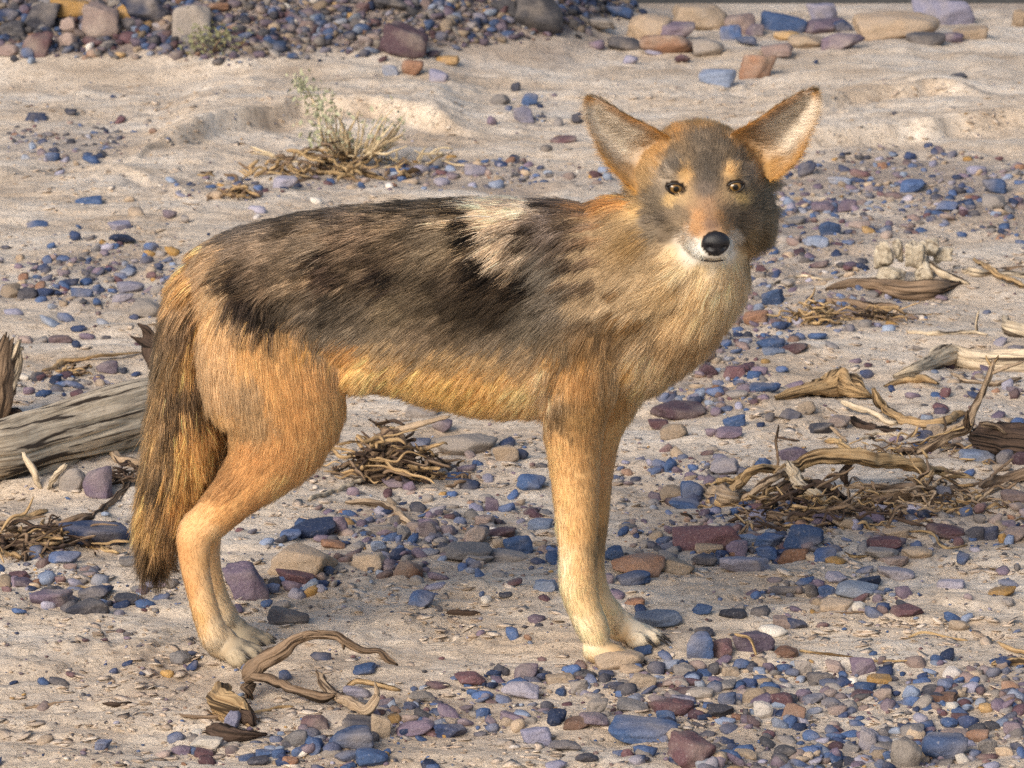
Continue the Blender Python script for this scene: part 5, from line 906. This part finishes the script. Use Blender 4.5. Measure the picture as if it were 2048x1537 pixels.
def coat(P, part, hl_, nrm, jit):
    """P positions, returns colour, dark tips, length in m"""
    q = to_px(np.stack([P[:, 0], np.zeros(len(P)), P[:, 2] - (P[:, 1]) * .0], 1)) + jit
    q[:, 1] += 58 * sm((q[:, 1] - 600) / 110) * (part == 0)
    c, dk, ln = lookup(CB, q); ct, dkt, lnt = lookup(CT, q); tl = part == 6
    c = c * np.where((part == 4) | (part == 5), 1.28, 1.16)[:, None]; ct = ct * 1.4
    c = np.where(tl[:, None], ct, c); dk = np.where(tl, dkt, dk); ln = np.where(tl, lnt, ln)
    for a in SK:
        x0, y0, x1, y1, w, s = float(a[0]), float(a[1]), float(a[2]), float(a[3]), float(a[4]), float(a[6])
        ab = np.array([x1 - x0, y1 - y0]); t = np.clip(((q - [x0, y0]) @ ab) / (ab @ ab), 0, 1); dd = np.linalg.norm(q - ([x0, y0] + t[:, None] * ab), axis=1) / w
        k = (s * np.exp(-dd ** 2.4))[:, None] * ((part == 0) | (part == 6) | (part == 1) | (part == 5) | (part == 4))[:, None]
        c = c * (1 - k) + lin(a[5]) * k
    # the head has its own map, laid out on the face's plane
    hq = np.stack([1409 + hl_[:, 1] * SC * 1.02 + hl_[:, 0] * .10 * SC - .0045 * SC, 374 - (.958 * hl_[:, 2] - .287 * hl_[:, 0] - .0015) * SC * 1.01], 1) + jit * .5
    cf, dkf, lnf = lookup(CF, hq); cf = cf * (1 - .24 * sm((.42 - cf.max(1)) / .12))[:, None]; lnf = np.where(lnf < 13, lnf * 1.2 + 2, lnf)
    back = sm((-.035 - hl_[:, 0]) / .03)[:, None]
    cf = cf * (1 - back) + lin('b08048') * back; lnf = lnf * (1 - back[:, 0]) + 24 * back[:, 0]
    hw = np.where((part == 2) | (part == 3), 1.0, np.where(part == 1, sm((hl_[:, 0] + .01) / .04) * sm((hl_[:, 2] + .20) / .05), 0.0))
    c = c * (1 - hw[:, None]) + cf * hw[:, None]; dk = dk * (1 - hw) + dkf * hw * .7; ln = ln * (1 - hw) + lnf * hw
    ln = np.where(part == 7, 4.2, ln); ln = np.where(((part == 4) | (part == 5) | (part == 7)) & (ln < 16), ln * 1.25 + 2.5, ln)
    lum = (c @ np.array([.3, .59, .11]))[:, None]; c = c * .86 + lum * 1.04 * .14; c = c * np.array([1.03, 1.045, 1.03])
    mot = fbm((q[:, 0] * .94 + q[:, 1] * -.34) / 46, (q[:, 0] * .34 + q[:, 1] * .94) / 11, s=91, o=3); mk = np.clip((dk - .42) / .3, 0, 1) * (hw < .5)
    mt = fbm(q[:, 0] / 9, q[:, 1] / 42, s=95, o=3); mk = np.where(part == 6, .9, mk); mot = np.where(part == 6, mt, mot)
    c = c * (1 + mk * np.clip(mot * 3.0, -.70, np.where(part == 6, .55, 1.0)))[:, None]
    gk = (np.clip((dk - .25) / .1, 0, 1) * np.clip((.75 - dk) / .15, 0, 1) * (part == 0) * sm((1250 - q[:, 0]) / 100))[:, None]; c = c * (1 - .28 * gk) + (c @ np.array([.3, .59, .11]))[:, None] * np.array([1.04, 1.0, .92]) * .28 * gk
    pale = sm((c.max(1) - .38) / .2)[:, None] * (part < 2)[:, None]; c = c * (1 + .13 * pale)
    c = np.where((part == 7)[:, None], c * np.array([.86, .80, .74]), c)
    lg = ((part == 4) | (part == 5))[:, None] * .10; c = c * (1 - lg) + (c @ np.array([.3, .59, .11]))[:, None] * lg
    return c, dk, np.where((part == 0) | (part == 1), ln * .86, ln) * .001
VC, VDK, VLN = coat(BV, VPART, hl, BN, np.zeros((nv, 2)))
# ears: pale inside, tawny rim and back
earm = VPART == 3; VEAR = np.zeros(nv); VRIM = np.zeros(nv); VS = np.zeros(nv); VT = np.zeros(nv)
for g, d in EARS:
    m, n = g.shape[:2]; k = KDTree(m * n); gf_ = g.reshape(-1, 3)
    for i, v in enumerate(gf_): k.insert(v, i)
    k.balance()
    rows = np.where(earm & (np.linalg.norm(BV - gf_.mean(0), axis=1) < .12))[0]
    for i in rows:
        _, j, dist = k.find(BV[i]); t, s = (j // n) / (m - 1), (j % n) / (n - 1)
        VS[i], VT[i] = s, t
        if BN[i, 1] < .15 and dist < .006:
            VEAR[i] = 1; ow = g[min(j // n, m - 1), 0] - g[min(j // n, m - 1), -1]; VDIR[i] = d * .7 + ow / (np.linalg.norm(ow) + 1e-6) * .6
        VRIM[i] = max(sm((abs(2 * s - 1) - .70) / .25), sm((t - .84) / .12), .55 * sm((.30 - t) / .25)) if dist < .012 else 1
stk = fbm(VS * 16 + 3, VT * 3.0, s=5, o=3)
inner = lin('dfd0bd')[None] * np.ones((nv, 1)); dkm = np.clip(sm((stk - .02) / .3) * .55 + .55 * sm((.42 - VS) / .2) * sm((.6 - VT) / .3) * sm((VS - .1) / .1), 0, .8)[:, None]
inner = inner * (1 - dkm) + lin('7c6a58')[None] * dkm
gb = np.maximum(.8 * sm((.30 - VT) / .25), .75 * sm((.24 - VS) / .12) * sm((.75 - VT) / .4))[:, None]; inner = inner * (1 - gb) + lin('b88f58')[None] * gb
rimc = lin('b98a4a')[None] * (1 - VS[:, None]) + lin('94683a')[None] * VS[:, None]; inner = inner * (1 - VRIM[:, None]) + rimc * VRIM[:, None]
darkpatch = np.zeros((nv, 1))
VC = np.where(((VEAR > 0) & earm)[:, None], inner * (1 - darkpatch * (1 - VRIM[:, None])), VC)
bl = earm & (VEAR == 0) & (VRIM < 1.5) & (np.linalg.norm(BV - HO, axis=1) > .085)
VC[bl] = lin('b47c3a'); VDK[earm] = .15; VLN[earm] = np.where(VRIM[earm] > .5, .013, .022)
ck = sm((np.abs(hl[:, 1]) - .044) / .022) * sm((.040 - hl[:, 0]) / .04) * sm((.035 - hl[:, 2]) / .04) * (VPART == 2)
VLN = np.maximum(VLN, .042 * ck); VCK = ck
VC = smooth_field(VC, 1); VLN = smooth_field(VLN, 6); VDK = smooth_field(VDK, 2)
# around the eyes and on the nose and lips no hair grows
EYES = [hp(.0555, -.0385, .0175), hp(.0545, .0385, .0185)]
bald = np.zeros(nv)
for e in EYES:
    dd = BV - e; bald = np.maximum(bald, (((dd @ hs) / .0130) ** 2 + ((dd @ hu) / .0085) ** 2 < 1) & (np.abs(dd @ hf) < .03))
dd = BV - hp(.150, 0, -.030); bald = np.maximum(bald, (((dd @ hs) / .0165) ** 2 + ((dd @ hu) / .0155) ** 2 < 1) & (np.abs(dd @ hf) < .03))
skin = VC * .85; skin[bald > 0] = lin('2a2019')
vattr(body, 'coat', skin)
k = NT('undercoat'); k.l(k.attr('coat').outputs['Color'], k.b.inputs['Base Color']); k.b.inputs['Roughness'].default_value = .9; k.b.inputs['Specular IOR Level'].default_value = .1
bme.materials.clear(); bme.materials.append(k.m)

# ---- fur as real strands
bme.calc_loop_triangles(); nt = len(bme.loop_triangles); tri = np.empty(nt * 3, np.int32); bme.loop_triangles.foreach_get('vertices', tri); tri = tri.reshape(-1, 3)
def hair_material():
    m = bpy.data.materials.new('fur'); m.use_nodes = True; t = m.node_tree; t.nodes.clear()
    o = t.nodes.new('ShaderNodeOutputMaterial'); h = t.nodes.new('ShaderNodeBsdfHairPrincipled'); a = t.nodes.new('ShaderNodeAttribute'); a.attribute_name = 'hair_col'
    h.parametrization = 'COLOR'; h.inputs['Roughness'].default_value = .42; h.inputs['Radial Roughness'].default_value = .55
    t.links.new(a.outputs['Color'], h.inputs['Color'])
    d = t.nodes.new('ShaderNodeBsdfDiffuse'); n = t.nodes.new('ShaderNodeAttribute'); n.attribute_name = 'hair_nrm'
    t.links.new(a.outputs['Color'], d.inputs['Color']); t.links.new(n.outputs['Vector'], d.inputs['Normal'])
    x = t.nodes.new('ShaderNodeMixShader'); x.inputs[0].default_value = .22
    t.links.new(d.outputs[0], x.inputs[1]); t.links.new(h.outputs[0], x.inputs[2]); t.links.new(x.outputs[0], o.inputs['Surface']); return m
M_FUR = hair_material()
def make_fur(name, mask, count, seed, wfun, rad, lift, npt=5, clump=.018, clumpk=.55, parent=body, lenk=1.0):
    r = np.random.default_rng(seed)
    A, B, Cc = BV[tri[:, 0]], BV[tri[:, 1]], BV[tri[:, 2]]; area = .5 * np.linalg.norm(np.cross(B - A, Cc - A), axis=1)
    wv = mask.astype(float) * (bald == 0) * wfun; w = area * wv[tri].mean(1) * (wv[tri].min(1) > 0); w = w / w.sum()
    ti = r.choice(nt, count, p=w); u, v = r.uniform(size=count), r.uniform(size=count); fl = u + v > 1; u[fl], v[fl] = 1 - u[fl], 1 - v[fl]
    bw = np.stack([1 - u - v, u, v], 1); T = tri[ti]
    def S(arr): return (arr[T] * (bw[..., None] if arr.ndim == 2 else bw)).sum(1)
    P, N, Dr, hln = S(BV), S(BN), S(VDIR), S(hl); N /= np.linalg.norm(N, axis=1)[:, None]
    part = VPART[T[:, 0]]; isear = (VEAR[T[:, 0]] > 0) | (part == 3)
    Dr = Dr + r.normal(size=Dr.shape) * (.10 + .10 * ((part == 1) | (part == 2) | (part == 3)))[:, None]; tg = Dr - N * (Dr * N).sum(1)[:, None]; tg /= np.linalg.norm(tg, axis=1)[:, None] + 1e-9
    # tufts
    nc = max(50, int(count / 26)); ci = r.choice(count, nc, replace=False); kt = KDTree(nc)
    for i, c in enumerate(ci): kt.insert(P[c], i)
    kt.balance(); cid = np.array([kt.find(p_)[1] for p_ in P]); cc = ci[cid]
    jitc = r.normal(size=(nc, 2)) * 9
    ln0 = S(VLN); Pm = P + tg * (ln0 * .55)[:, None]; hlm = np.stack([(Pm - HO) @ hf, (Pm - HO) @ hs, (Pm - HO) @ hu], 1)
    c, dk, ln = coat(Pm, part, hlm, N, jitc[cid] + r.normal(size=(count, 2)) * 5); ln = ln0
    vc = S(VC); c = np.where(isear[:, None], vc, c); ln = np.where(isear, S(VLN), ln); dk = np.where(isear, .1, dk)
    tuft = r.normal(size=nc)[cid] * np.where(part == 2, 1.7, 1.0)
    L = ln * lenk * np.clip(1 + r.normal(size=count) * .16 + tuft * .08, .45, 1.6)
    c = c * np.clip(1 + (r.normal(size=(count, 1)) * .16 + tuft[:, None] * .14) * (.55 + dk[:, None] * 1.15), .3, 2.0)
    s = np.linspace(0, 1, npt); la = np.clip(lift + r.normal(size=count) * .10 + np.where(ln > .03, .05, 0) + .28 * S(VCK), .05, 1.2)
    base = P - N * .0012
    up = (s[None] - .42 * s[None] ** 2)[..., None]
    pts = base[:, None] + L[:, None, None] * (tg[:, None] * (np.cos(la)[:, None, None] * s[None, :, None]) + N[:, None] * (np.sin(la)[:, None, None] * up))
    pts = pts + L[:, None, None] * np.array([0, 0, -.16])[None, None] * (s ** 2)[None, :, None] * (ln > .02)[:, None, None]
    k = (s[None, :] ** 1.4)[..., None] * clumpk * np.clip(ln / .03, .15, 1)[:, None, None]
    tipc = pts[cc] + (base - base[cc])[:, None] * .35; far = np.linalg.norm(P - P[cc], axis=1) > clump; k = np.where(far[:, None, None], k * .3, k)
    pts = pts * (1 - k) + tipc * k
    fz = r.normal(size=(count, 1, 3)) * .055 * L[:, None, None]; pts = pts + fz * (s ** 2)[None, :, None] + np.sin(s * 5 + r.uniform(0, 6, (count, 1)))[..., None] * r.normal(size=(count, 1, 3)) * .018 * L[:, None, None]
    # banded guard hairs: pale towards the middle, dark towards the tip
    band = np.clip(1.0 + .12 * np.sin(s * 3.1)[None] - (dk[:, None] * (.25 + .75 * r.uniform(size=(count, 1)))) * sm((s[None] - .52) / .35) * .85, .1, 1.6)
    cols = np.clip(c[:, None] * band[..., None], .004, .93)
    cu = bpy.data.hair_curves.new(name); cu.add_curves([npt] * count)
    cu.attributes['position'].data.foreach_set('vector', pts.astype(np.float32).ravel())
    rr = (rad * r.uniform(.7, 1.3, (count, 1)) * np.clip(np.sqrt(ln / .03), .62, 1.25)[:, None] * np.array(1 - .78 * s ** 1.8)[None])
    ra = cu.attributes.get('radius') or cu.attributes.new('radius', 'FLOAT', 'POINT'); ra.data.foreach_set('value', rr.astype(np.float32).ravel())
    ca = cu.attributes.new('hair_col', 'FLOAT_COLOR', 'POINT'); ca.data.foreach_set('color', np.concatenate([cols, np.ones((*cols.shape[:2], 1))], -1).astype(np.float32).ravel())
    hn = N + tg * .25 + r.normal(size=N.shape) * .22; hn /= np.linalg.norm(hn, axis=1)[:, None]; hn = np.repeat(hn[:, None], npt, 1)
    na = cu.attributes.new('hair_nrm', 'FLOAT_VECTOR', 'POINT'); na.data.foreach_set('vector', hn.astype(np.float32).ravel())
    cu.materials.append(M_FUR); o = bpy.data.objects.new(name, cu); COL.objects.link(o); o.parent = parent; return o
vis_w = np.where(BN[:, 1] > .35, .45, 1.0)          # a little thinner on the far flank
headm = np.isin(VPART, (2, 3)); tailm = VPART == 6; longm = ~headm & ~tailm & (VLN >= .0155); legm = ~headm & ~tailm & ~longm
make_fur('body_fur', longm, 200000, 1, vis_w, .00027, .28, clumpk=.7)
make_fur('leg_fur', legm, 95000, 2, vis_w * np.where(VLN < .012, 1.6, 1.0), .00026, .26, npt=4)
make_fur('face_fur', headm, 100000, 3, np.where(hl[:, 0] > -.02, 1.0, .45) * np.where(VLN < .012, 1.5, 1.0), .00021, .30, npt=4, clump=.006)
make_fur('tail_fur', tailm, 52000, 4, np.ones(nv), .00030, .42, clumpk=.85)

# ---- eyes, nose, mouth, claws, whiskers
def eye_material():
    k = NT('eye'); g = k.n('TexCoord').outputs['Object']; sx = k.n('SeparateXYZ'); k.l(g, sx.inputs[0])
    r2 = k.math('SQRT', k.math('ADD', k.math('POWER', sx.outputs[0], 2.0), k.math('POWER', sx.outputs[2], 2.0)))
    ns = k.noise(k.vmul(g, (1, 1, 1)), 900, 3)
    col = k.ramp(k.math('MULTIPLY', r2, 80.0), [(.0, (.004, .003, .002)), (.26, (.004, .003, .002)), (.30, lin('54401f')), (.42, lin('866638')), (.56, lin('664c2a')), (.63, (.010, .007, .005)), (.7, (.008, .006, .005))])
    col = k.mix(k.ramp(ns, [(.4, 0), (.7, .5)]), col, k.mix(1.0, col, (.5, .5, .5), 'MULTIPLY'))
    k.l(col, k.b.inputs['Base Color']); k.b.inputs['Roughness'].default_value = .08; k.b.inputs['Specular IOR Level'].default_value = .5; return k.m
def plain(name, hexc, rough, spec=.4, nscale=None, nb=.0):
    k = NT(name); c = lin(hexc)
    if nscale:
        tc = k.n('NewGeometry').outputs['Position']; nz = k.noise(tc, nscale, 4, .6)
        k.l(k.mix(nz, [v * .7 for v in c], [v * 1.3 for v in c]), k.b.inputs['Base Color']); k.l(k.bump(nz, .5, nb), k.b.inputs['Normal'])
    else: k.b.inputs['Base Color'].default_value = (*c, 1)
    k.b.inputs['Roughness'].default_value = rough; k.b.inputs['Specular IOR Level'].default_value = spec; return k.m
M_EYE = eye_material(); M_LID = plain('eyelid_skin', '1c1511', .5, .4, 900, .0006); M_NOSE = plain('nose_leather', '17161a', .42, .45, 1100, .0011); M_CLAW = plain('claw_horn', '26211e', .45)
HR = Matrix(((hs[0], -hf[0], hu[0]), (hs[1], -hf[1], hu[1]), (hs[2], -hf[2], hu[2])))     # local x right, -y forward, z up
def tube(name, pts, rad, mat, parent, n=8, closed=False, flat=None):
    pts = np.asarray(pts, float); rad = np.broadcast_to(rad, (len(pts),)); m = len(pts)
    tan = (np.roll(pts, -1, 0) - np.roll(pts, 1, 0)) if closed else np.gradient(pts, axis=0); tan /= np.linalg.norm(tan, axis=1)[:, None] + 1e-12
    ref = np.array([0.13, .92, .37]); V = []
    for i in range(m):
        a = np.cross(tan[i], ref); a /= np.linalg.norm(a); b = np.cross(tan[i], a)
        for j in range(n):
            t = 2 * math.pi * j / n; V.append(pts[i] + rad[i] * (math.cos(t) * a + math.sin(t) * b))
    F = [(i * n + j, i * n + (j + 1) % n, ((i + 1) % m) * n + (j + 1) % n, ((i + 1) % m) * n + j) for i in range(m if closed else m - 1) for j in range(n)]
    if not closed: F += [tuple(range(n))[::-1], tuple((m - 1) * n + j for j in range(n))]
    return mesh_obj(name, V, F, mat, parent)
for si, e in zip((-1, 1), EYES):
    v, f = ico(4); rad = .0108
    o = mesh_obj('eye', v * np.array([.0112, .0085, .0078]), f, M_EYE, coyote); o.matrix_basis = Matrix.Translation(Vector((e - hf * .0045).tolist())) @ HR.to_4x4() @ Matrix.Rotation(-si * R(13), 4, 'Y')
    pts = []
    for a in np.linspace(0, 2 * math.pi, 36, endpoint=False):
        x = math.cos(a) * .0122; y = math.sin(a) * (.0064 if math.sin(a) > 0 else .0070) * (1 - .40 * abs(math.cos(a)) ** 3)
        d = 1 - (x / .0125) ** 2 - (y / .0085) ** 2
        pts.append((x, -.0085 * math.sqrt(max(d, .05)) * .86, y))
    lid = tube('eyelid', pts, .0019, M_LID, o, 8, True)
v, f = ico(4)
w = v.copy(); w[:, 0] *= .0178 * (1 + .10 * v[:, 2] - .20 * np.clip(-v[:, 2], 0, 1) ** 2); w[:, 2] *= .0160; w[:, 1] *= .0115
for si in (-1, 1):
    q = np.exp(-(((v[:, 0] - si * .50) / .26) ** 2 + ((v[:, 2] + .18) / .20) ** 2)) * (v[:, 1] < 0); w[:, 1] += q * .0060
w[:, 1] += .0022 * np.exp(-(v[:, 0] / .09) ** 2) * (v[:, 1] < 0) * (v[:, 2] < .1)
no = mesh_obj('nose', w, f, M_NOSE, coyote); no.matrix_basis = Matrix.Translation(Vector(hp(.1475, .002, -.029).tolist())) @ HR.to_4x4()
tube('mouth_line', [hp(.1455 - 14 * x * x, x, -.0530 + 4 * x * x) for x in np.linspace(-.0155, .0155, 15)], .0010, M_LID, coyote, 6)
for c, d, L in CLAWS:
    d = d / np.linalg.norm(d); L *= 1.7
    tube('claw', [c - d * L * .3, c + d * L * .3, c + d * L * .75 + np.array([0, 0, -.001]), c + d * L + np.array([0, 0, -.0022])], [.0028, .0026, .0016, .0004], M_CLAW, coyote, 6)
